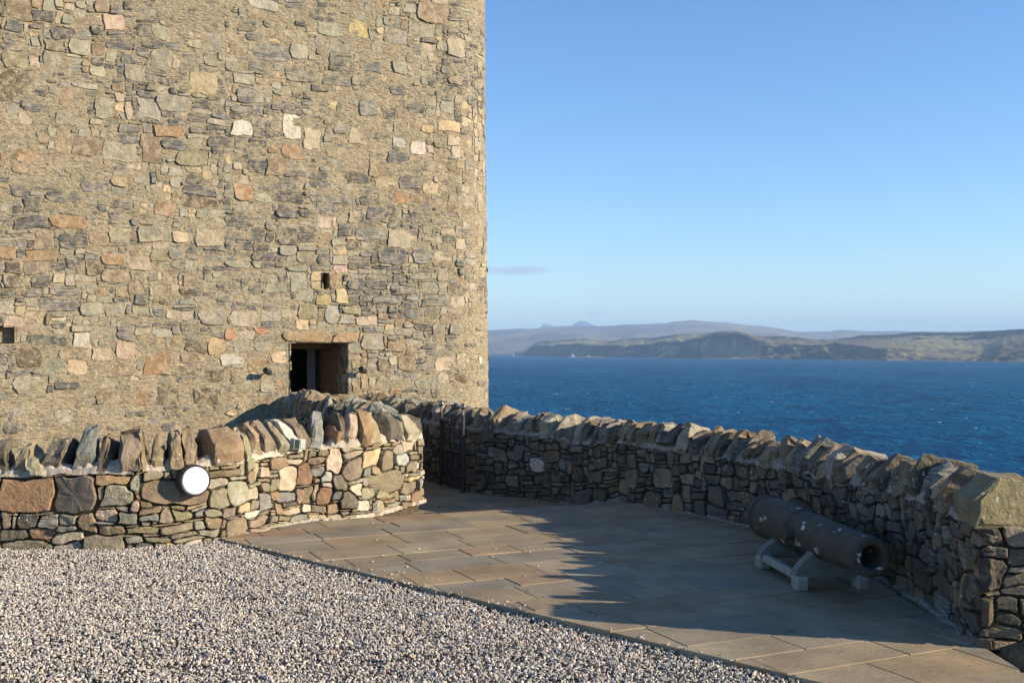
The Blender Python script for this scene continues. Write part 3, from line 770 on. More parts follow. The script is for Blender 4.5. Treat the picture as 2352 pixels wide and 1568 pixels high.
def cope(root, path, s, th, h, top, thick, lean, key, rng, mat, lich=.8, front=.02, flat=False, twist=0.0):
    """one stone set on edge across the wall head"""
    q_ = .5 if flat else 1.3
    j = lambda k=.022: rng.uniform(-k, k) * q_
    kf = rng.uniform(.40, .72); pk = rng.uniform(.10, .55); sh = rng.uniform(.80, 1.0); sh2 = rng.uniform(.74, 1.02)
    pr = [(front + j(), -.02), (front + .014 + j(), h * .25), (front + j(.02), h * kf), (front - .03 - thick * pk * .35 + j(.03), h * max(kf + .1, sh)), (front - thick * pk + j(.03), h * rng.uniform(.97, 1.06)),
          (-thick * (pk + .28) + j(.03), h * sh2), (-thick * .88 + j(), h * rng.uniform(.55, .8)), (-thick + .01 + j(), h * .3), (-thick + .02, -.02)]
    n = len(pr); cu = sum(p[0] for p in pr) / n; cz = sum(p[1] for p in pr) / n
    V = []; rings = [(-.5, rng.uniform(.86, .97)), (-.45, .99), (rng.uniform(-.25, .25), rng.uniform(.94, 1.05)), (.45, .99), (.5, rng.uniform(.84, .97))]
    wob = [rng.uniform(-.14, .14) for _ in range(n)]; tp_ = rng.uniform(.1, .75)
    for a_, k in rings:
        for i, (u, z) in enumerate(pr):
            kk = k + (rng.uniform(-.06, .06) * q_)
            uu = cu + (u - cu) * kk; zz = cz + (z - cz) * kk
            taper = 1.0 - tp_ * max(0, zz / h - .3) if not flat else 1.0
            V.append((s + a_ * th * taper + lean * zz + twist * (uu + .2) + wob[i] * th * .4 * q_, zz, uu))
    Fc = []
    R = len(rings)
    for r in range(R - 1):
        for i in range(n):
            q = (i + 1) % n; Fc.append((r * n + i, (r + 1) * n + i, (r + 1) * n + q, r * n + q))
    V.append((s - .5 * th + lean * cz, cz, cu)); V.append((s + .5 * th + lean * cz, cz, cu))
    for i in range(n):
        q = (i + 1) % n; Fc.append((q, R * n, i)); Fc.append(((R - 1) * n + i, R * n + 1, (R - 1) * n + q))
    V, Fc = subdivide(V, Fc); o = rng.uniform(0, 80); wb = .010 if flat else .019
    V = [(x + nz(x * 14, y * 14, z * 14 + o) * wb * .8 + nz(x * 45, y * 45, z * 45 + o) * wb * .6, y + nz(x * 14 + o, y * 14, z * 14) * wb, z + nz(x * 14, y * 14 + o, z * 14) * wb) for x, y, z in V]
    zt = top(s) + .018
    m = MB(); m.add([path.surf(x, zt + y, z) for x, y, z in V], Fc, colour(key, rng), max(0, rng.gauss(lich, .4)))
    return m.build('cope_stone', mat, root, recentre=True)

def rubble_sizes(wr, hr, thin=.35):
    def mk(rng):
        def f(s, t):
            r = rng.random()
            if r < thin: return rng.uniform(wr[0], wr[1]), rng.uniform(.03, .06), None
            if r < .8: return rng.uniform(wr[0] * .7, wr[1] * .8), rng.uniform(hr[0], hr[1] * .7), None
            return rng.uniform(wr[1] * .7, wr[1] * 1.2), rng.uniform(hr[1] * .7, hr[1] * 1.1), None
        return f
    return mk

# --- front low wall
GP = lambda px, py, z=0.0: ground_at(px, py, z)
fpts = [(-7.6, 8.55), (-6.0, 8.75), GP(0, 1270), GP(280, 1267), GP(480, 1250), GP(550, 1233, .03), GP(620, 1211, .05), GP(700, 1197, .05), GP(820, 1186, .05), GP(900, 1167, .05), GP(962, 1150, .05)]
end = Vector(fpts[-1]); dv = Vector((0.55, .83)).normalized(); nn = Vector((-dv.y, dv.x))
fpts += [tuple(end + dv * .12 + nn * .07), tuple(end + dv * .14 + nn * .26), tuple(end + dv * .04 + nn * .42)]
front = Path(fpts, zbase=lambda s: float(np.interp(s, [4.9, 5.6], [-0.02, 0.03])))
S_F = front.len - .5
ftop_px = [(-200, 1098), (0, 1092), (240, 1083), (480, 1066), (560, 1058), (620, 1047), (700, 1032), (820, 1021), (900, 1012), (962, 1008)]
tp = [front.st(x, y, S_F) for x, y in ftop_px]
ftop = lambda s: float(np.interp(s, [q[0] for q in tp], [q[1] for q in tp]))
FPRE = {
5: '0,680,470,965,R 475,655,840,985,M 830,650,1135,745,R 850,745,1175,930,l 835,750,890,860,B 1140,650,1240,800,G 1215,665,1770,930,B 1825,580,2090,700,B 1800,700,2020,745,T 1810,755,1985,960,l 1985,690,2140,930,G 1120,870,1200,955,P 1200,870,1310,925,B 0,975,100,1100,B 150,965,330,1115,k 340,1005,510,1110,S 530,990,680,1075,l 690,950,850,1150,B 830,945,1010,1055,P 1015,965,1220,1080,N 1220,995,1365,1060,N 1380,950,1500,1060,M 1490,935,1690,1065,L 1190,920,1395,1005,B 1660,920,1800,970,G 1690,980,2090,1070,L 0,1110,255,1215,k 260,1100,460,1205,R 480,1075,700,1130,S 460,1135,745,1240,T 855,1065,1110,1160,B 1115,1090,1395,1165,L 1405,1060,1680,1170,L 1700,1075,1980,1115,B 1705,1115,1905,1210,G 1985,1010,2150,1210,M 0,1210,410,1330,l 380,1235,470,1320,B 490,1225,695,1315,G 720,1160,1090,1320,l 1095,1185,1230,1260,G 1255,1180,1490,1250,l 1500,1180,1780,1245,L 1440,1225,1530,1270,y 1760,1220,1960,1265,L',
6: '545,600,690,690,B 690,600,800,665,T 610,680,755,885,P 765,625,870,820,C 870,665,985,750,N 940,705,1040,805,n 1000,535,1110,740,P 1130,600,1265,780,M 1265,540,1415,700,y 1415,555,1520,725,M 1340,715,1555,915,L 1520,570,1630,680,n 1035,750,1150,850,M 850,600,990,660,B 610,870,740,960,N 630,940,735,990,k 740,840,800,980,B 795,820,885,980,B 885,800,930,950,T 920,840,1045,965,C 955,805,1030,840,W 1045,860,1105,945,N 1100,870,1225,1010,k 1175,810,1270,920,T 1260,830,1380,945,l 1375,860,1470,950,l 1225,930,1320,1030,n 1460,950,1560,1000,G 640,990,800,1060,T 800,970,870,1040,W 870,970,985,1040,M 985,960,1100,1040,B 690,1050,830,1110,N 850,1040,980,1100,T 975,1040,1110,1100,l 590,1040,680,1115,L 580,960,640,1060,B 555,860,615,955,R 460,870,555,1040,N 350,835,450,960,T 350,1010,445,1090,W 290,960,400,1060,y 365,1060,525,1170,M 1570,780,1700,900,B 1640,585,1720,640,B 1605,640,1690,730,M 1680,645,1740,700,W 1640,740,1740,790,y 1580,480,1680,580,P'}
fpre = []
for k, txt in FPRE.items():
    for it in txt.split():
        x0, y0, x1, y1, key = it.split(','); x0, y0, x1, y1 = map(float, (x0, y0, x1, y1))
        if k == 6 and x1 < 560 and key not in 'NTWyM': continue
        a0, b0 = crop_px(k, x0, y1); a1, b1 = crop_px(k, x1, y0)
        s0, t0 = front.st(a0, b0, S_F); s1, t1 = front.st(a1, b1, S_F)
        t1 = min(t1, ftop(s0) + .02)
        if s1 - s0 < .03 or t1 - t0 < .025: continue
        fpre.append((s0 - .004, s1 + .004, t0 - .004, t1 + .004, key))
front_root, frng = rubble_wall('low_wall', front, .42, ftop, fpre, rubble_sizes((.09, .24), (.07, .17)), (.02, .02), 21, M['stone_low'],
    'low sunlit rubble wall bending beside the gravel, with stones set on edge along its head', 'BBGTLlMNBSMT', s_core_end=S_F + .08, lich=.35)
mortar_bed(front_root, front, ftop, 0, front.len - .1, .40, 3.0, .085)
def front_copes(items, k):
    for x0, x1, h, lean, key, *ex in items:
        a0, _ = crop_px(k, x0, 0); a1, _ = crop_px(k, x1, 0)
        s0, _ = front.st(a0, 1000, S_F); s1, _ = front.st(a1, 1000, S_F)
        h *= frng.uniform(.88, 1.14)
        cope(front_root, front, (s0 + s1) / 2 - lean * h * .35, max(.045, (s1 - s0) * .86), h, ftop, .40, lean + frng.uniform(-.08, .08), key, frng, M['stone_low'], .7, front=(ex[0] if ex else .015) + frng.uniform(-.025, .015), flat=bool(ex and len(ex) > 1), twist=frng.uniform(-.3, .3))
front_copes([(-160, -70, .24, .1, 'B'), (-60, 40, .27, -.05, 'k'), (95, 262, .26, .02, 'L'), (280, 410, .13, -.5, 'l', .03), (380, 560, .30, .25, 'k', -.03), (580, 800, .32, .2, 'N'),
             (880, 975, .27, -.05, 'b'), (1000, 1195, .30, .03, 'M', .03), (1240, 1325, .31, -.12, 'B'), (1350, 1480, .27, .08, 'B', .03), (1515, 1640, .30, .02, 'B', .03),
             (1650, 1775, .33, -.04, 'B'), (1795, 2085, .30, .0, 'R', .04, 1), (2085, 2165, .26, -.14, 'G')], 5)
front_copes([(335, 392, .26, -.2, 'l'), (398, 470, .27, -.3, 'B'), (475, 565, .33, -.30, 'M', .03), (580, 660, .27, 0, 'L', .02), (672, 765, .30, -.42, 'n', .035),
             (768, 880, .26, -.2, 'M'), (885, 1010, .32, .03, 'N', .03), (1018, 1056, .20, 0, 'R'), (1062, 1132, .31, -.1, 'k'), (1140, 1225, .30, .18, 'T'), (1246, 1335, .29, .05, 'R', .03),
             (1340, 1415, .28, -.2, 'l'), (1420, 1525, .27, -.22, 'k', .03), (1530, 1588, .27, -.25, 'M'), (1592, 1700, .27, -.38, 'l', .03)], 6)
s_ = 0.3
while front.px[np.searchsorted(front.s, s_)] < -50:
    w_ = frng.uniform(.06, .14); cope(front_root, front, s_, w_, frng.uniform(.22, .32), ftop, .4, frng.uniform(-.15, .15), frng.choice('BMGLkN'), frng, M['stone_low']); s_ += w_ + .03
# pale mortar fillet at the foot beside the paving
def fillet(root, path, s0, s1, seed, zoff=0.0, wdt=.05, mat='bed'):
    m = MB(); sec = []
    for s in np.arange(s0, s1, .03):
        w = wdt * (.35 + 1.1 * nz(s * 6, seed) + .8 * nz(s * 27, seed)); w = max(.002, w); h = max(.003, .012 + .03 * nz(s * 5, seed, 4) + .012 * nz(s * 24, seed, 8))
        sec.append([(s, zoff - .03, -.04), (s, zoff - .03, .012 + w), (s, zoff + .006, .010 + w), (s, zoff + h, .012), (s, zoff + h + .01, -.04)])
    k = 5; vs = [path.surf(*q) for x in sec for q in x]
    fs = [(i * k + j, (i + 1) * k + j, (i + 1) * k + j + 1, i * k + j + 1) for i in range(len(sec) - 1) for j in range(k - 1)]
    m.add(vs, fs); return m.build('mortar_fillet', M[mat], root)
sA = front.st(470, 1240, S_F)[0]
fillet(front_root, front, sA, S_F + .1, 5.5, .02)

# --- wall between the passage and the enclosed corner, running back to the castle
pe = Vector(fpts[-1]) + Vector((-.02, .10))
cpt = castle_pt(640)
pw = Path([(cpt.x + .1, cpt.y - .05), ((cpt.x + pe.x) / 2 + .06, (cpt.y + pe.y) / 2 + .12), (pe.x - .05, pe.y)], zbase=-.1)
ptop = lambda s: float(np.interp(s, [0, pw.len], [.86, .78]))
pw_root, prng = rubble_wall('low_wall', pw, .40, ptop, [], rubble_sizes((.12, .28), (.08, .2)), (.025, .025), 33, M['stone_dark'],
    'rubble wall with shaded jagged head running from the low sunlit wall back to the doorway', 'BGkNLMS', lich=.2)
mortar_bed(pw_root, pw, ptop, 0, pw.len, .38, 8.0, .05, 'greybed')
s_ = .06
while s_ < pw.len:
    w_ = prng.uniform(.08, .19); cope(pw_root, pw, s_ + w_ / 2, w_, prng.uniform(.22, .34), ptop, .40, prng.uniform(-.35, .25), prng.choice('GGNkkB'), prng, M['stone_dark'], .3); s_ += w_ + .015

# --- parapet: from the castle beside the doorway, round the terrace to its squared end
LOW = -0.07
cq = castle_pt(812)
ppts = [(cq.x + .05, cq.y - .1), (-1.75, 15.75), (-1.08, 14.55), (-.42, 13.35), (.36, 12.75), GP(1400, 1158, .0), GP(1600, 1182, .05), GP(1730, 1210, .05), (2.52, 8.85), GP(2030, 1330, .05), GP(2100, 1370, .05), GP(2180, 1425, .05), GP(2253, 1481, .05), (2.67, 6.02), (2.95, 6.0), (3.12, 6.05)]
par = Path(ppts, zbase=0.0)
i_end = int(np.argmin(abs(par.p[:, 0] - GP(2253, 1481, .05)[0]) + abs(par.p[:, 1] - GP(2253, 1481, .05)[1])))
S_P = float(par.s[i_end])
sx = lambda px: float(np.interp(px, par.px[:i_end], par.s[:i_end]))
par.zb = lambda s: float(np.interp(s, [sx(1250), sx(1330), sx(1420)], [LOW, LOW, .04]))
tpar = [(sx(830), .80), (sx(1000), .77), (sx(1120), .77), (sx(1250), .74), (sx(1400), .65), (sx(1600), .61), (sx(1800), .60), (sx(1900), .62), (sx(2100), .66), (sx(2200), .67), (par.len, .67)]
ttop = lambda s: float(np.interp(s, [q[0] for q in tpar], [q[1] for q in tpar]))
wh = par.st(1218, 1083, S_P); wh1 = par.st(1252, 1052, S_P)
ppre = [(wh[0], wh1[0], wh[1], wh1[1], 'W')]
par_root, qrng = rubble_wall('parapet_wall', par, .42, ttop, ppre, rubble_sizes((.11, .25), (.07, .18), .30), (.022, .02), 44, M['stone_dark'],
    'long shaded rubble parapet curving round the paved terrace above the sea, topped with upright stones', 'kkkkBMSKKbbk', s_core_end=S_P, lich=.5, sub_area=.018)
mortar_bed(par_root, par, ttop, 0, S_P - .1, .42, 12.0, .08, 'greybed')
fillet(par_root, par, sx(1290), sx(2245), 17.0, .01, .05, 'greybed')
s_ = .05
while s_ < S_P - .36:
    w_ = qrng.uniform(.075, .19)
    if qrng.random() < .2: w_ *= .55
    near = np.interp(s_, [0, S_P], [1.05, .98])
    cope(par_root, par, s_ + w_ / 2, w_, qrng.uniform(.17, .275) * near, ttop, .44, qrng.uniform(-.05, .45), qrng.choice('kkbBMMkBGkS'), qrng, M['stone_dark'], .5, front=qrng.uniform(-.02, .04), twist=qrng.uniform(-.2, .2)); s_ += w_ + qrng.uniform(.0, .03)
# large end block
rng = random.Random(9)
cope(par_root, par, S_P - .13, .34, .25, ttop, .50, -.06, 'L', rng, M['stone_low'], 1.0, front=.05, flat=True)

# ------------------------------------------------------------------ ground
# headland under everything, falling to the sea
SEA = EYE - 25.0
m = MB()
rim = [(-60, -40), (-60, 40), (-16, 32), (-6, 26), (-1.2, 20.2), (.2, 16), (2.2, 12.6), (3.6, 8), (6.5, 2), (12, -8), (14, -40)]
nR = len(rim); cxr, cyr = -20, 5
vs = []
levels = [(0.0, -.30), (.5, -2.2), (2.5, -9), (9, -16), (14, SEA - .8)]
for off, z in levels:
    for x, y in rim:
        d = Vector((x - cxr, y - cyr)).normalized(); j = nz(x, y, z) * off * .3
        vs.append((x + d.x * (off + j), y + d.y * (off + j), z))
fs = [tuple(range(nR))]
for l in range(len(levels) - 1):
    for i in range(nR):
        k = (i + 1) % nR; fs.append((l * nR + i, l * nR + k, (l + 1) * nR + k, (l + 1) * nR + i))
m.add(vs, fs); tag(m.build('headland', M['turf']), 'grassy headland under the castle terrace', kind='structure')

# gravel: bed with gentle hollows and loose stones
PZ = 0.05
EA, EB = Vector(GP(530, 1256)), Vector(GP(1800, 1568))
ED = (EB - EA).normalized(); EN = Vector((ED.y, -ED.x))
if EN.x > 0: EN = -EN                       # points to the gravel side (left / camera)
def gh(x, y): return .012 * nz(x * 1.4, y * 1.4, 3) + .012 * nz(x * 4.1, y * 4.1, 7) - .03 * max(0, nz(x * 3.3, y * 2.4, 15) - .38)
m = MB(); xs = np.arange(-12, 6.01, .12); ys = np.arange(-6, 19, .12)
grid = {}
vs = []; fs = []
for y in ys:
    for x in xs: vs.append((x, y, gh(x, y) + .010))
nxg = len(xs)
for j in range(len(ys) - 1):
    for i in range(nxg - 1):
        q = Vector((xs[i], ys[j]))
        if (q - EA).dot(EN) > -.35 or q.y < 4: fs.append((j * nxg + i, j * nxg + i + 1, (j + 1) * nxg + i + 1, (j + 1) * nxg + i))
m.add(vs, fs); tag(m.build('gravel_ground', M['gravel_bed'], smooth=True), 'bed of the gravel forecourt', kind='structure')

prs = np.random.RandomState(4)
def pebble_mesh(name, seed, mat):
    r = random.Random(seed); bm = bmesh.new(); bmesh.ops.create_icosphere(bm, subdivisions=1, radius=1.0)
    sx_, sy_, sz_ = 1, r.uniform(.45, .8), r.uniform(.32, .55)
    for v in bm.verts:
        k = 1 + r.uniform(-.30, .30); v.co = Vector((v.co.x * sx_ * k, v.co.y * sy_ * k, v.co.z * sz_ * k))
    me = bpy.data.meshes.new(name); bm.to_mesh(me); bm.free()
    if mat: me.materials.append(mat)
    return me
GC = np.array([(.40, .36, .32), (.46, .41, .37), (.34, .31, .28), (.28, .26, .24), (.52, .47, .42), (.44, .34, .29), (.45, .39, .30), (.22, .21, .21), (.62, .57, .52), (.36, .26, .20), (.33, .33, .31), (.15, .14, .14)])
GW = np.array([5, 5, 5, 4, 4, 3, 3, 3, 2, 1.5, 4, 2]); GW = GW / GW.sum()
NP = 255000
X = prs.uniform(-6.8, 4.0, NP); Y = prs.uniform(4.0, 10.2, NP)
dE = (X - EA.x) * EN.x + (Y - EA.y) * EN.y
wall_y = np.interp(X, front.p[:int(len(front.p) * .8), 0], front.p[:int(len(front.p) * .8), 1])
keep = ((dE > .004) | ((dE > -.07) & (prs.rand(NP) < .16 * np.exp(np.minimum(dE, 0) / .02)))) & (X > -(.47 * Y + 1.9)) & (Y < wall_y + .03) & (Y < 9.5)
X, Y, dE = X[keep], Y[keep], dE[keep]; N = len(X)
lay = prs.rand(N)
size = prs.uniform(.0058, .0135, N) * np.where(prs.rand(N) < .06, 1.35, 1.0)
Zp = np.array([gh(a, b) for a, b in zip(X, Y)]) + lay * .012 + .020
Zp = np.where(dE <= .004, PZ + .005, Zp)
pm = bpy.data.meshes.new('gravel'); pm.vertices.add(N)
pm.vertices.foreach_set('co', np.stack([X, Y, Zp], 1).astype(np.float32).ravel())
def pattr(n, t, key, arr):
    at = pm.attributes.new(n, t, 'POINT'); at.data.foreach_set(key, np.asarray(arr, dtype=np.float32 if t != 'INT' else np.int32).ravel())
pattr('prot', 'FLOAT_VECTOR', 'vector', np.stack([prs.uniform(-1.2, 1.2, N), prs.uniform(-1.2, 1.2, N), prs.uniform(0, 6.28, N)], 1))
pattr('psize', 'FLOAT', 'value', size); pattr('pidx', 'INT', 'value', prs.randint(0, 8, N))
gc = GC[prs.choice(len(GC), N, p=GW)] * prs.uniform(.75, 1.25, (N, 1)) * np.array([[1.02, 1.03, 1.0]])
pattr('pcol', 'FLOAT_COLOR', 'color', np.concatenate([gc, np.ones((N, 1))], 1))
pcoll = bpy.data.collections.new('pebble_shapes')
for k in range(8): pcoll.objects.link(bpy.data.objects.new('pebble_shape', pebble_mesh('pebble_shape', k + 1, M['pebble'])))
gob = bpy.data.objects.new('gravel', pm); COL.objects.link(gob)
tag(gob, 'loose pale grey and pinkish gravel covering the forecourt', 'gravel', kind='stuff')
ng = bpy.data.node_groups.new('gravel_nodes', 'GeometryNodeTree')
ng.interface.new_socket('Geometry', in_out='INPUT', socket_type='NodeSocketGeometry'); ng.interface.new_socket('Geometry', in_out='OUTPUT', socket_type='NodeSocketGeometry')
gi = ng.nodes.new('NodeGroupInput'); go = ng.nodes.new('NodeGroupOutput'); iop = ng.nodes.new('GeometryNodeInstanceOnPoints')
ci = ng.nodes.new('GeometryNodeCollectionInfo'); ci.inputs['Collection'].default_value = pcoll; ci.inputs['Separate Children'].default_value = True; ci.inputs['Reset Children'].default_value = True
def nattr(n, t):
    q = ng.nodes.new('GeometryNodeInputNamedAttribute'); q.data_type = t; q.inputs['Name'].default_value = n
    return q.outputs['Attribute']
L = ng.links.new
L(gi.outputs[0], iop.inputs['Points']); L(ci.outputs[0], iop.inputs['Instance']); iop.inputs['Pick Instance'].default_value = True
L(nattr('pidx', 'INT'), iop.inputs['Instance Index']); L(nattr('psize', 'FLOAT'), iop.inputs['Scale'])
e2r = ng.nodes.new('FunctionNodeEulerToRotation'); L(nattr('prot', 'FLOAT_VECTOR'), e2r.inputs[0]); L(e2r.outputs[0], iop.inputs['Rotation'])
L(iop.outputs[0], go.inputs[0])
md = gob.modifiers.new('gravel', 'NODES'); md.node_group = ng

# paving: slabs laid in rows square to the castle
PZ = 0.05
def clip(poly, p0, nrm):
    out = []
    for i, a_ in enumerate(poly):
        b_ = poly[(i + 1) % len(poly)]
        da, db = (a_ - p0).dot(nrm), (b_ - p0).dot(nrm)
        if da >= 0: out.append(a_)
        if (da >= 0) != (db >= 0): out.append(a_ + (b_ - a_) * (da / (da - db)))
    return out
SA, SB = Vector(GP(985, 1179, PZ)), Vector(GP(1286, 1161, PZ))    # top of the low step to the gate
SD = (SB - SA).normalized(); SN = Vector((SD.y, -SD.x))           # towards the camera
RA = Vector(GP(2253, 1481, PZ)); RB = Vector(GP(2350, 1541, PZ)); RD = (RB - RA).normalized(); RN = Vector((RD.y, -RD.x))
if RN.x > 0: RN = -RN
pav = empty('paving', (1.0, 8.0, PZ)); tag(pav, 'terrace of rectangular grey brown stone slabs laid in staggered rows', kind='structure')
lowp = empty('lower_paving', (0.2, 13.0, LOW)); tag(lowp, 'slabs one step down in front of the gate', kind='structure')
srng = random.Random(77)
SC = [(.285, .225, .138), (.28, .22, .138), (.265, .215, .142), (.29, .225, .135), (.25, .212, .148), (.30, .22, .125), (.24, .21, .155), (.28, .232, .152)]
org = Vector((0.0, 4.0)); U = Vector((CD.x, CD.y)); Wd = Vector((-CD.y, CD.x))
def slab(poly, z, th, col, parent):
    c_ = sum(poly, Vector((0, 0))) / len(poly); ar = abs(sum(poly[i].x * poly[(i + 1) % len(poly)].y - poly[(i + 1) % len(poly)].x * poly[i].y for i in range(len(poly)))) / 2
    if ar < .004: return
    def inset(k):
        o = []
        for q in poly:
            d = (c_ - q); o.append(q + d.normalized() * min(k, d.length * .4))
        return o
    e0, e1 = inset(.006), inset(.009); tz = [srng.uniform(-.0025, .0025) for _ in range(2)]; h = srng.uniform(-.002, .003)
    zz = lambda q, b_: z + h + b_ + (q - c_).x * tz[0] + (q - c_).y * tz[1]
    n = len(poly); m = MB()
    vs = [(q.x, q.y, z - th) for q in e0] + [(q.x, q.y, zz(q, -.005)) for q in e0] + [(q.x, q.y, zz(q, 0)) for q in e1]
    fs = [(k * n + i, k * n + (i + 1) % n, (k + 1) * n + (i + 1) % n, (k + 1) * n + i) for k in range(2) for i in range(n)] + [tuple(range(2 * n, 3 * n))]
    m.add(vs, fs, (*col, 0), 0); m.build('slab', M['slab'], parent, recentre=True)
v_ = -1.4; row = 0
while v_ < 12.0:
    dep = srng.choice([.28, .32, .36, .42, .45, .50]); u_ = -4.5 + srng.uniform(0, .6)
    while u_ < 9.5:
        ln = srng.uniform(.40, .85)
        R4 = [org + U * u_ + Wd * v_, org + U * (u_ + ln) + Wd * v_, org + U * (u_ + ln) + Wd * (v_ + dep), org + U * u_ + Wd * (v_ + dep)]
        c_ = (R4[0] + R4[2]) / 2
        rr = srng.random(); base = srng.choice(SC); kf = srng.uniform(.88, 1.10); col = tuple(q * kf for q in base)
        if rr < .08: col = (.285, .20, .125)
        if -.6 < c_.y - 3.2 < 12 and -3.2 < c_.x < 3.3:
            P1 = clip(clip(clip(R4, EA, -EN), SA, SN), RA, RN)
            if len(P1) > 2: slab(P1, PZ, .055, col, pav)
            P2 = clip(R4, SA - SN * .004, -SN)
            if len(P2) > 2 and c_.y < 17 and c_.x < 1.6 and c_.x > -3.0: slab(P2, LOW, .05, col, lowp)
        u_ += ln
    v_ += dep; row += 1
# bedding under the slabs, with an edge strip on the gravel side and the riser of the step
m = MB()
big = [Vector((-6, 2.0)), Vector((4.2, 2.0)), Vector((4.2, 14)), Vector((-6, 14))]
bp = clip(clip(clip(big, EA - EN * .012, -EN), SA + SN * .01, SN), RA, RN)
n = len(bp); m.add([(q.x, q.y, PZ - .035) for q in bp] + [(q.x, q.y, -.12) for q in bp], [tuple(range(n))] + [(i, (i + 1) % n, n + (i + 1) % n, n + i) for i in range(n)])
m.build('bedding', M['joint'], pav)
m = MB(); lp = clip([Vector((-5, 9)), Vector((3, 9)), Vector((3, 17.5)), Vector((-5, 17.5))], SA + SN * .01, -SN); n = len(lp)
m.add([(q.x, q.y, LOW - .035) for q in lp], [tuple(range(n))]); m.build('bedding', M['joint'], lowp)

# stray pebbles kicked on to the slabs
pbm = []
for k in range(4):
    t_ = mat_simple('stray_pebble', *[((.42, .38, .33), (.30, .27, .24)), ((.50, .46, .42), (.38, .34, .30)), ((.30, .27, .24), (.22, .2, .18)), ((.44, .33, .26), (.33, .26, .2))][k], 60, .3, .004)
    pbm.append(pebble_mesh('pebble', 40 + k, t_))
PEB = [(1075, 305), (1170, 322), (540, 362), (605, 398), (550, 396), (757, 400), (795, 402), (866, 404), (860, 458), (940, 460), (1030, 468), (1070, 472), (1092, 436), (1298, 518), (1150, 538), (1210, 555), (1195, 566), (1120, 566), (1650, 372), (1640, 418), (1670, 316), (1890, 342), (1985, 320), (2050, 286), (1948, 432), (1615, 500), (1680, 514), (1855, 500), (1450, 636), (1645, 660), (1745, 665), (1580, 650), (1790, 697), (1890, 590), (1990, 632), (2235, 642), (2310, 750), (1440, 605), (1280, 600), (980, 418), (935, 366), (895, 262), (1345, 230), (865, 152), (140, 322), (1640, 292), (1010, 540), (1075, 545), (990, 488), (1210, 508), (1385, 640), (1490, 662), (1860, 690)]
for x, y in PEB:
    gx, gy = GP((600 + x / 2.613) * .91875, (1250 + y / 2.613) * .91875, PZ)
    o = bpy.data.objects.new('pebble', pbm[srng.randrange(4)]); COL.objects.link(o)
    k = srng.uniform(.008, .016); o.scale = (k, k, k); o.rotation_euler = (0, 0, srng.uniform(0, 6.28)); o.location = (gx, gy, PZ + k * .42)
    tag(o, 'small stray pebble kicked from the gravel on to the paving slabs', 'pebble', 'stray pebbles on the slabs')

# dry bank of earth and grass right of the paving, at the foot of the parapet end
m = MB(); vs = []; fs = []; nb = 26
for j in range(nb):
    for i in range(nb):
        y = 4.2 + (6.35 - 4.2) * j / (nb - 1); p0 = RA + RD * ((RA.y - y) / abs(RD.y)); x = p0.x + .02 + i * .07
        h = .02 + .12 * min(1, i / 4) + .04 * nz(x * 4, y * 4, 1) + .03 * nz(x * 11, y * 11, 2)
        vs.append((x, y, .0 + h if i else -.1))
for j in range(nb - 1):
    for i in range(nb - 1): fs.append((j * nb + i, j * nb + i + 1, (j + 1) * nb + i + 1, (j + 1) * nb + i))
m.add(vs, fs); tag(m.build('earth_bank', M['earth'], smooth=True), 'bank of dry brown earth at the squared end of the parapet', kind='structure')

# ------------------------------------------------------------------ sea and hills
m = MB(); R_ = 15500
m.add([(-R_, -3000, SEA), (R_, -3000, SEA), (R_, 15500, SEA), (-R_, 15500, SEA)], [(0, 1, 2, 3)])
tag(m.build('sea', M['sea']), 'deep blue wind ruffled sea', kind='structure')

def wl_y(px): return 817 + (px - 1122) * (15 / 1228.0)
def shore(px): return 25.0 * F / (max(812.5, wl_y(px)) - HY)
def zof(py, Y): return EYE - (py - HY) * Y / F
NC = [(1100, 817), (1198, 814), (1223, 798.5), (1234, 794), (1294, 793), (1384, 792), (1431, 793), (1493, 791.7), (1540, 783.5), (1567, 781), (1608, 776), (1640, 768), (1663, 766), (1699, 767), (1718, 772), (1731, 779), (1772, 791), (1845, 794), (1955, 794), (2023, 803), (2064, 810), (2119, 817), (2174, 822), (2256, 825), (2300, 812), (2352, 808), (2500, 806), (3200, 810)]
NRd = [(1100, 816), (1198, 812), (1223, 793), (1234, 787), (1256, 784), (1294, 779.4), (1340, 777), (1376, 782.7), (1406, 783.5), (1431, 776.7), (1513, 774), (1554, 768), (1606, 769), (1636, 763), (1663, 761.4), (1699, 762), (1718, 766), (1731, 772), (1832, 773.5), (1846, 777.5), (1900, 780), (1947, 775), (1982, 770), (2064, 766.6), (2100, 762.5), (2215, 762.5), (2283, 759), (2352, 755), (2500, 752), (2800, 756), (3200, 770)]
FRd = [(-3000, 770), (0, 765), (900, 760), (1123, 757.5), (1184, 755), (1195, 753), (1206, 755), (1239, 753.4), (1280, 749), (1310, 748), (1376, 749), (1430, 746.6), (1485, 744.4), (1534, 741.7), (1546, 738.4), (1586, 736), (1677, 741), (1704, 745), (1746, 748), (1764, 750), (1829, 761.5), (1873, 761), (1949, 758.5), (2010, 760.5), (2064, 759.3), (2100, 761), (2400, 757), (3000, 768), (5200, 775)]
ip = lambda tab, x: float(np.interp(x, [q[0] for q in tab], [q[1] for q in tab]))
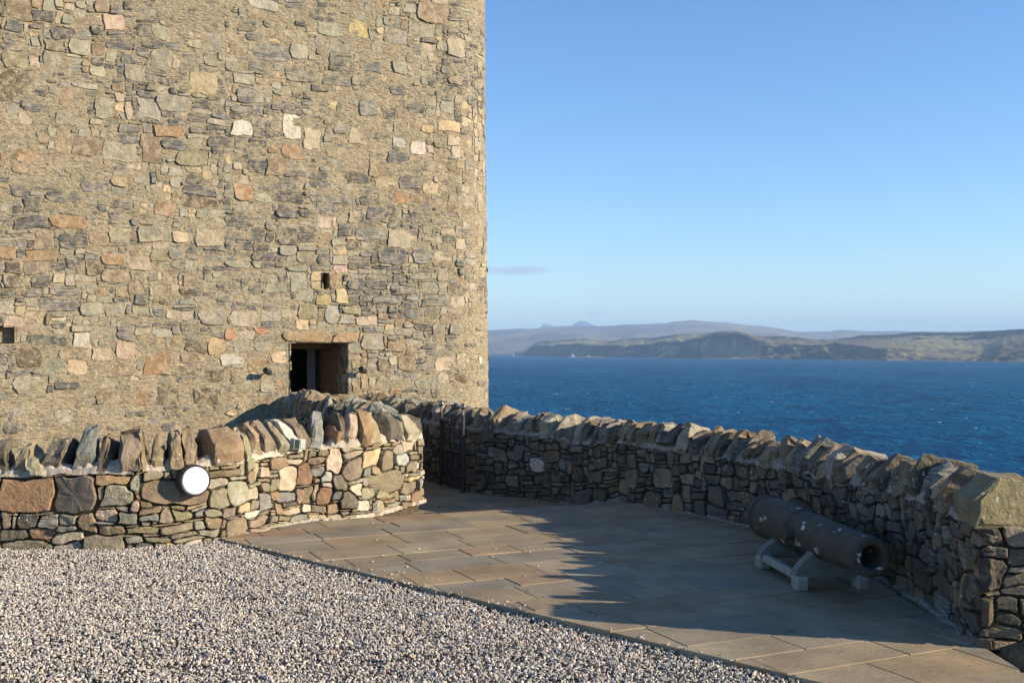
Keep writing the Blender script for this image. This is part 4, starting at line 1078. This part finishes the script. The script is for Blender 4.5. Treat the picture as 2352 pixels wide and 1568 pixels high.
def near_land():
    m = MB(); rows = 46; cols = np.arange(1194, 3000, 4.0); vs = []; fs = []; mask = []
    for px in cols:
        d0 = shore(px); yc, yr = ip(NC, px), ip(NRd, px); u = (px - CX) / F
        fade = min(1.0, (px - 1194) / 30.0)
        for r in range(rows):
            t = r / (rows - 1)
            if t < .35:      # shore to cliff head
                k = t / .35; Y_ = d0 + 190 * k; zt = zof(yc, d0 + 190); cl = max(0, (k - .08) / .92)
                z = SEA - 1 + (zt - SEA + 1) * (.32 * cl ** 1.1 * 1.0 + .68 * (1 / (1 + math.exp(-13 * (cl - .62)))))
                rough = 9.0 * min(1, k * 2.2)
            elif t < .9:
                k = (t - .35) / .55; Y_ = d0 + 190 + 900 * k * fade; z1 = zof(yc, d0 + 190); z2 = zof(yr, d0 + 190 + 900 * fade); z = z1 + (z2 - z1) * (k ** .8)
                rough = 6.0
            else:
                k = (t - .9) / .1; Y_ = d0 + 190 + 900 * fade + 400 * k; z2 = zof(yr, d0 + 190 + 900 * fade); z = z2 + (SEA - 2 - z2) * k * .8; rough = 2.0
            x = u * Y_
            nzv = fbm(x * .006, Y_ * .010, 2.0, 5) * .7 + fbm(x * .024, Y_ * .03, 5.0, 4) * .45
            lo_amp = 1.0 if not (.86 < t < .93) else .35
            z += rough * nzv * fade * lo_amp * (0 if r == 0 else 1)
            Y2 = Y_ + 40 * nz(x * .007, z * .01, 3) * (1 if t > .1 else .2) + (22 * fbm(x * .03, 0, 1, 3) if t < .4 else 0)
            vs.append((x, Y2, z))
            wd = 0.0; wv = .35 * nz(x * .004, Y_ * .006, 6)
            if t < .37: wd = .8 if not 1612 < px < 1745 else (.75 if t > .26 else 0.0)
            elif px > 1930: wd = 1.0 if t > .70 + wv * .5 else 0.0
            else: wd = .9 if t > .72 + wv else .1
            if px > 2040 and t < .37: wd = .25
            mask.append(min(1.0, max(0.0, wd + wv)))
    for c in range(len(cols) - 1):
        for r in range(rows - 1): fs.append((c * rows + r, (c + 1) * rows + r, (c + 1) * rows + r + 1, c * rows + r + 1))
    m.add(vs, fs); m.l = mask; return tag(m.build('far_headland', M['land'], smooth=False), 'hazy headland of cliffs, woods and pale fields across the water', kind='structure')
near_land()
def far_land():
    m = MB(); rows = 26; cols = np.arange(-1400, 4600, 9.0); vs = []; fs = []
    for px in cols:
        yr = ip(FRd, px); u = (px - CX) / F; d0 = 4550.0; d1 = 8200.0
        for r in range(rows):
            t = r / (rows - 3)
            if t <= 1: Y_ = d0 + (d1 - d0) * t; z = SEA - 1 + (zof(yr, d1) - SEA) * (t ** .75)
            else: Y_ = d1 + 900 * (t - 1) * 8; z = zof(yr, d1) * (1 - (t - 1) * 9)
            x = u * Y_; nv = fbm(x * .0016, Y_ * .003, 1.0, 6) * 1.0 + fbm(x * .008, Y_ * .01, 4.0, 3) * .3
            z += nv * 22 * min(1, t * 3) * (1.0 if t < .93 else .12) * (0 if t > 1 else 1)
            vs.append((x, Y_, z))
    for c in range(len(cols) - 1):
        for r in range(rows - 1): fs.append((c * rows + r, (c + 1) * rows + r, (c + 1) * rows + r + 1, c * rows + r + 1))
    m.add(vs, fs); tag(m.build('far_hills', M['farland'], smooth=True), 'long low moorland hills behind the headland', kind='structure')
far_land()
def peak(x0, x1, prof, Y_):
    m = MB(); n = 28; cols = np.linspace(x0, x1, n); k = 9; vs = []; fs = []
    for px in cols:
        yr = ip(prof, px); zt = zof(yr, Y_); u = (px - CX) / F
        for r in range(k):
            t = r / (k - 1); d = abs(t - .5) * 2; yy = Y_ + (t - .5) * 1800
            vs.append((u * yy, yy, -100 + (zt + 100) * (1 - d ** 1.3) + 18 * nz(px * .2, t * 5, 3) * (1 if 0 < r < k - 1 and abs(t - .5) > .05 else 0)))
    for c in range(n - 1):
        for r in range(k - 1): fs.append((c * k + r, (c + 1) * k + r, (c + 1) * k + r + 1, c * k + r + 1))
    m.add(vs, fs); return m
tag(peak(1222, 1300, [(1222, 765), (1239, 753), (1247, 744.5), (1252, 743), (1262, 746), (1280, 751), (1300, 765)], 13500).build('distant_peak', M['peak'], smooth=True), 'small blue peak showing over the moorland ridge', kind='structure')
tag(peak(1290, 1395, [(1290, 770), (1311, 749), (1320, 742.5), (1329, 737.4), (1337, 736.6), (1344, 737.6), (1356, 743), (1373, 750), (1395, 765)], 13500).build('distant_peak', M['peak'], smooth=True), 'flat topped blue peak showing over the moorland ridge', kind='structure')

# skerry with a lighthouse and a white cottage
def at_far(px, Y_): return ((px - CX) / F * Y_, Y_)
Ylh = shore(1335) - 90
m = MB(); vs = []; fs = []
xa, xb = at_far(1305, Ylh)[0], at_far(1392, Ylh)[0]
for i in range(24):
    t = i / 23; x = xa + (xb - xa) * t
    w = 14 * math.sin(math.pi * t) ** .6 + .5; h = (2.2 + 1.0 * nz(x * .08, 1)) * math.sin(math.pi * min(1, max(0, t))) ** .5
    for q in (-1, -.4, .4, 1): vs.append((x, Ylh + q * w, SEA - .6 + (h + .6 if abs(q) < 1 else 0)))
for i in range(23):
    for q in range(3): fs.append((i * 4 + q, (i + 1) * 4 + q, (i + 1) * 4 + q + 1, i * 4 + q + 1))
m.add(vs, fs); tag(m.build('skerry', M['earth']), 'low rocky skerry below the far cliffs', kind='structure')
lx, _ = at_far(1315, Ylh); zb = SEA + 1.0
lh = empty('lighthouse', (lx, Ylh, zb)); tag(lh, 'tiny white lighthouse on a skerry across the water', 'lighthouse')
m = MB(); m.add(*xf(lathe_geo([(1.9, 0), (1.75, 2), (1.45, 7.4), (2.0, 7.5), (2.0, 7.8)], 16), __import__('mathutils').Matrix.Translation((lx, Ylh, zb)))); m.build('tower', M['white'], lh)
m = MB(); m.add(*xf(lathe_geo([(1.1, 7.8), (1.1, 9.3), (1.3, 9.35), (.05, 10.4)], 12), __import__('mathutils').Matrix.Translation((lx, Ylh, zb)))); m.build('lantern', M['black'], lh)
m = MB(); m.add(*box_geo(lx + 1.6, lx + 7.5, Ylh - 2.5, Ylh + 2.5, zb - .5, zb + 2.6)); m.build('annexe', M['white'], lh)
def cottage(px, Y_, w, label):
    x, _ = at_far(px, Y_); r = empty('cottage', (x, Y_, zb)); tag(r, label, 'cottage')
    m = MB(); m.add(*box_geo(x - w / 2, x + w / 2, Y_ - 2, Y_ + 2, zb - .6, zb + 2.6)); m.build('wall', M['white'], r)
    m = MB(); v = [(x - w / 2 - .2, Y_ - 2.3, zb + 2.6), (x + w / 2 + .2, Y_ - 2.3, zb + 2.6), (x + w / 2 + .2, Y_ + 2.3, zb + 2.6), (x - w / 2 - .2, Y_ + 2.3, zb + 2.6), (x - w / 2 - .2, Y_, zb + 4.2), (x + w / 2 + .2, Y_, zb + 4.2)]
    m.add(v, [(0, 1, 5, 4), (2, 3, 4, 5), (0, 4, 3), (1, 2, 5), (0, 3, 2, 1)]); m.build('roof', M['cradle'], r)
cottage(1352, Ylh, 6.5, 'tiny white cottage on the skerry beside the lighthouse')
# sailing boat off the far shore
Yb = 3500.0; bx, _ = at_far(1180, Yb)
sb = empty('sailing_boat', (bx, Yb, SEA)); tag(sb, 'tiny white sailing boat far out by the headland', 'boat')
m = MB(); hull = [(-4.5, 0, 1.1), (0, -1.3, .9), (4.5, 0, 1.3), (0, 1.3, .9), (-3.4, 0, -.3), (0, -.5, -.4), (3.4, 0, -.3), (0, .5, -.4)]
m.add([(bx + a_, Yb + b_, SEA + c_) for a_, b_, c_ in hull], [(0, 1, 5, 4), (1, 2, 6, 5), (2, 3, 7, 6), (3, 0, 4, 7), (0, 3, 2, 1), (4, 5, 6, 7)]); m.build('hull', M['white'], sb)
m = MB(); m.add([(bx + a_, Yb + b_, SEA + c_) for a_, b_, c_ in [(-3.6, -.03, 1.9), (.2, -.03, 1.9), (.2, -.03, 10), (-3.6, .03, 1.9), (.2, .03, 1.9), (.2, .03, 10)]], [(0, 1, 2), (5, 4, 3), (0, 3, 4, 1), (1, 4, 5, 2), (2, 5, 3, 0)]); m.build('sail', M['white'], sb)
m = MB(); m.add(*tube_geo([(bx + .3, Yb, SEA + .8), (bx + .3, Yb, SEA + 10.4)], .09, 6)); m.build('mast', M['steel'], sb)

# haze
m = MB(); m.add(*box_geo(-16000, 16000, -3500, 16000, SEA - 3, 362))
hz = m.build('haze', None); tag(hz, 'thin blue haze over the water', kind='stuff')
hm = bpy.data.materials.new('haze'); hm.use_nodes = True; hn = hm.node_tree.nodes; hn.clear()
ho = hn.new('ShaderNodeOutputMaterial'); hv = hn.new('ShaderNodeVolumePrincipled')
hv.inputs['Color'].default_value = (0.42, 0.66, 1.0, 1); hv.inputs['Density'].default_value = 1.22e-4; hv.inputs['Anisotropy'].default_value = 0.0
hm.node_tree.links.new(hv.outputs[0], ho.inputs['Volume']); hz.data.materials.append(hm)

# ------------------------------------------------------------------ objects
from mathutils import Matrix
# round bulkhead lamp on the low wall
ls, lt = front.st(436, 1100, S_F); lp3 = Vector(front.surf(ls, lt, .03)); _, _, lnx, lny = front.at(ls)
lam = empty('bulkhead_lamp', lp3 - Vector((0, 0, .14))); tag(lam, 'round white bulkhead lamp in a black casing on the low sunlit wall', 'lamp')
Ml = Matrix.Translation(lp3) @ Vector((lnx, lny, .0)).to_track_quat('Z', 'Y').to_matrix().to_4x4()
m = MB(); m.add(*xf(lathe_geo([(.128, -.03), (.134, -.02), (.137, .085), (.132, .113), (.122, .12), (.118, .113), (.118, .09)], 40, cap1=False), Ml)); m.build('casing', M['black'], lam, smooth=False)
m = MB(); m.add(*xf(lathe_geo([(.1175, .092), (.1175, .112), (.10, .122), (.06, .129), (.0, .131)], 40, cap0=True, cap1=False), Ml)); m.build('diffuser', M['opal'], lam, smooth=True)

# little grey sensor box on the cope
ss_, st_ = front.st(*crop_px(6, 735, 497), S_F); sp_ = Vector(front.surf(ss_, st_, .07)); _, _, ax, ay = front.at(ss_)
fr_ = Matrix.Translation(sp_) @ Matrix.Rotation(math.atan2(ay, ax) + math.pi / 2, 4, 'Z') @ Matrix.Rotation(.12, 4, 'Y')
sbx = empty('sensor_box', sp_ - Vector((0, 0, .05))); tag(sbx, 'small grey box with dark glass fixed to a pale greenish cope stone', 'box')
m = MB(); m.add(*xf(box_geo(-.07, .07, -.02, .06, -.05, .05, .006), fr_)); m.build('case', M['greybox'], sbx)
m = MB(); m.add(*xf(box_geo(-.062, -.008, -.026, -.018, -.042, .042), fr_)); m.build('dark_pane', M['darkglass'], sbx)
m = MB(); m.add(*xf(box_geo(.006, .06, -.025, -.018, -.035, .04), fr_)); m.build('cover_plate', M['greybox'], sbx)

# black spotlights either side of the doorway
def spotlight(k, x, y, label, sgn):
    s, t = castle.st(*crop_px(k, x, y), S_VIS); b0 = Vector(castle.surf(s, t, .0)); n_ = Vector((CN.x, CN.y, 0)); u_ = Vector((CD.x, CD.y, 0))
    r = empty('wall_spotlight', b0 - Vector((0, 0, .1))); tag(r, label, 'spotlight')
    m = MB(); m.add(*tube_geo([b0 - n_ * .02, b0 + n_ * .025], .034, 12)); m.build('back_plate', M['iron'], r)
    m = MB(); m.add(*tube_geo([b0 + n_ * .02, b0 + n_ * .09 + Vector((0, 0, .015)), b0 + n_ * .14 - u_ * .05 * sgn], .010, 8)); m.build('arm', M['iron'], r)
    c_ = b0 + n_ * .15 - u_ * .06 * sgn; dr = (u_ * -.55 * sgn + n_ * .5 + Vector((0, 0, .35))).normalized()
    m = MB(); m.add(*tube_geo([c_ - dr * .07, c_ - dr * .06, c_ + dr * .06, c_ + dr * .075], [.022, .034, .042, .044], 14)); h_ = m.build('lamp_head', M['iron'], r)
    return r
spotlight(4, 150, 1015, 'black spotlight on the castle wall on the side of the doorway away from the gate', 1)
r2 = spotlight(4, 800, 1005, 'black spotlight with curled cable on the castle wall, on the gate side of the doorway', 1)
s, t = castle.st(*crop_px(4, 745, 1010), S_VIS)
m = MB(); m.add(*tube_geo([castle.surf(s + .06 * q[0], t + q[1], .03) for q in [(.9, -.02), (.6, .03), (0, .05), (-.5, .02), (-.55, -.06), (-.1, -.09)]], .006, 6)); m.build('cable', M['iron'], r2)

# iron gate standing open
gA, gB = Vector((-.586, 13.2, LOW)), Vector((-.915, 13.95, LOW))
gt_ = empty('iron_gate', gA); tag(gt_, 'narrow black iron bar gate with scrolled ball tops standing open by the parapet', 'gate')
gd = (gB - gA); gl = gd.length; gd.normalize()
def gp(w, z): return gA + gd * w + Vector((0, 0, z))
for w in (0.02, gl - .02):
    m = MB(); m.add(*tube_geo([gp(w, .02), gp(w, .96)], .022, 10)); pst = m.build('post', M['iron'], gt_)
    m = MB(); m.add(*tube_geo([gp(w, .961), gp(w, 1.03)], .016, 10)); m.build('collar', M['steel'], gt_)
    m = MB(); bm = bmesh.new(); bmesh.ops.create_uvsphere(bm, u_segments=16, v_segments=10, radius=.036); c_ = gp(w, 1.062)
    bm.verts.index_update(); m.add([tuple(v.co + c_) for v in bm.verts], [tuple(v.index for v in f.verts) for f in bm.faces]); bm.free(); m.build('finial', M['steel'], gt_, smooth=True)
    m = MB(); m.add(*tube_geo([gp(w, 1.03) + gd * (-.04 * math.cos(q)) + Vector((0, 0, .033 + .04 * math.sin(q))) for q in np.linspace(-1.2, 3.4, 12)], .007, 6)); m.build('scroll', M['steel'], gt_)
for z in (.10, .50, .86):
    m = MB(); m.add(*tube_geo([gp(.04, z), gp(gl - .04, z)], .012, 8)); m.build('rail', M['iron'], gt_)
for k in range(7):
    w = .04 + (gl - .08) * (k + 1) / 8; m = MB(); m.add(*tube_geo([gp(w, .06), gp(w, .90 if k % 2 == 0 else .50)], .009, 8)); m.build('bar', M['iron'], gt_)

# cannon on its cradle
def mat_cannon():
    t = NT('old_cast_iron'); p = t.pos(); n = t.noise(p, 9, 5, .65); g = t.noise(p, 55, 4, .7)
    c = t.mix(t.ramp(n, .35, .65), (.046, .043, .034), (.084, .075, .053))
    sp = t.math('MULTIPLY', t.ramp(t.noise(t.scalev(p, (1, .7, 1)), 11, 3, .5), .635, .66), t.ramp(t.noise(p, 3, 2), .38, .52))
    c = t.mix(sp, c, (.50, .51, .48)); c = t.mix(t.ramp(g, .68, .74, 0, .8), c, (.34, .33, .28))
    t.bump(t.math('ADD', n, t.math('MULTIPLY', g, .8)), 1.0, .02); return t.done(c, .75, .35)
M['cannon'] = mat_cannon()
mz, br = Vector((2.25, 6.79, .395)), Vector((2.03, 8.72, .365))
ax3 = (mz - br); Lc = ax3.length
can = empty('cannon', ((mz + br) / 2).to_tuple()[:2] + (.05,)); tag(can, 'old dark iron cannon spotted with pale lichen lying beside the parapet', 'cannon')
Mc = Matrix.Translation(br) @ ax3.to_track_quat('Z', 'Y').to_matrix().to_4x4()
prof = [(.0, -.12), (.05, -.115), (.10, -.09), (.14, -.05), (.160, .0), (.168, .05), (.165, .10), (.162, .30), (.160, .55), (.156, .80), (.152, .84), (.146, .86), (.142, 1.1), (.134, 1.45), (.127, 1.72), (.127, 1.78), (.130, 1.82), (.129, 1.90), (.121, Lc), (.078, Lc), (.073, Lc - .02), (.070, Lc - .5), (0, Lc - .5)]
m = MB(); vs, fs = lathe_geo(prof, 40, False, False); vs = [(x * (1 + .012 * nz(x * 9, y * 9, z * 6)), y * (1 + .012 * nz(x * 9, y * 9, z * 6)), z) for x, y, z in vs]
m.add(*xf((vs, fs), Mc)); m.build('barrel', M['cannon'], can, smooth=True)
for z, r in ((.10, .172), (.82, .160)):
    m = MB(); m.add(*xf(lathe_geo([(r - .02, z - .03), (r, z - .02), (r + .004, z), (r, z + .02), (r - .02, z + .03)], 40, False, False), Mc)); m.build('reinforce_ring', M['cannon'], can, smooth=True)
for sgn in (-1, 1):
    q = Mc @ Vector((0, 0, .95)); sdv = Vector((ax3.y, -ax3.x, 0)).normalized() * sgn
    m = MB(); m.add(*tube_geo([q + sdv * .10, q + sdv * .20], .045, 14)); m.build('trunnion', M['cannon'], can)
cr = empty('cannon_cradle', (2.13, 7.85, PZ)); tag(cr, 'low weathered grey cradle of side bars and cross saddles under the cannon', 'cradle')
axn = Vector((mz.x - br.x, mz.y - br.y, 0)).normalized(); sdn = Vector((axn.y, -axn.x, 0))      # axn to muzzle
if sdn.x > 0: sdn = -sdn                                                                        # sdn to the terrace side
zc = lambda q: (br + ax3 * ((q - Vector((br.x, br.y, 0))).dot(axn) / Vector((ax3.x, ax3.y, 0)).length)).z
c0 = Vector((2.14, 7.85, 0)); rad_at = lambda w: np.interp(w, [-.36, .36], [.158, .138])
for w in (-.34, .36):                                # saddles
    q0 = c0 + axn * w; hz_ = zc(q0) - rad_at(w) + .06; m = MB()
    prof2 = [(-.255, .085), (-.245, .14), (-.13, hz_ - PZ), (-.09, hz_ - PZ - .045), (0, hz_ - PZ - .062), (.09, hz_ - PZ - .045), (.13, hz_ - PZ), (.245, .14), (.255, .085)]
    n = len(prof2); vs = [tuple(q0 + axn * a_ + sdn * u + Vector((0, 0, PZ + z))) for a_ in (-.045, .045) for u, z in prof2]
    m.add(vs, [tuple(range(n)), tuple(range(n, 2 * n))[::-1]] + [(i, n + i, n + (i + 1) % n, (i + 1) % n) for i in range(n)]); m.build('saddle', M['cradle'], cr)
for sg in (-1, 1):
    q0 = c0 + sdn * (.215 * sg); m = MB()
    for w0, w1, h0, h1, hw in ((-.40, .42, .060, .115, .030), (-.42, -.30, .0, .10, .042), (.32, .44, .0, .10, .042)):
        if hw < .035: w0, w1 = -.298, .318
        R3 = Matrix.Translation(q0 + Vector((0, 0, PZ))) @ Matrix(((axn.x, sdn.x, 0, 0), (axn.y, sdn.y, 0, 0), (0, 0, 1, 0), (0, 0, 0, 1)))
        m.add(*xf(box_geo(w0, w1, -hw, hw, h0, h1, .014), R3))
    m.build('side_bar', M['bar'], cr)
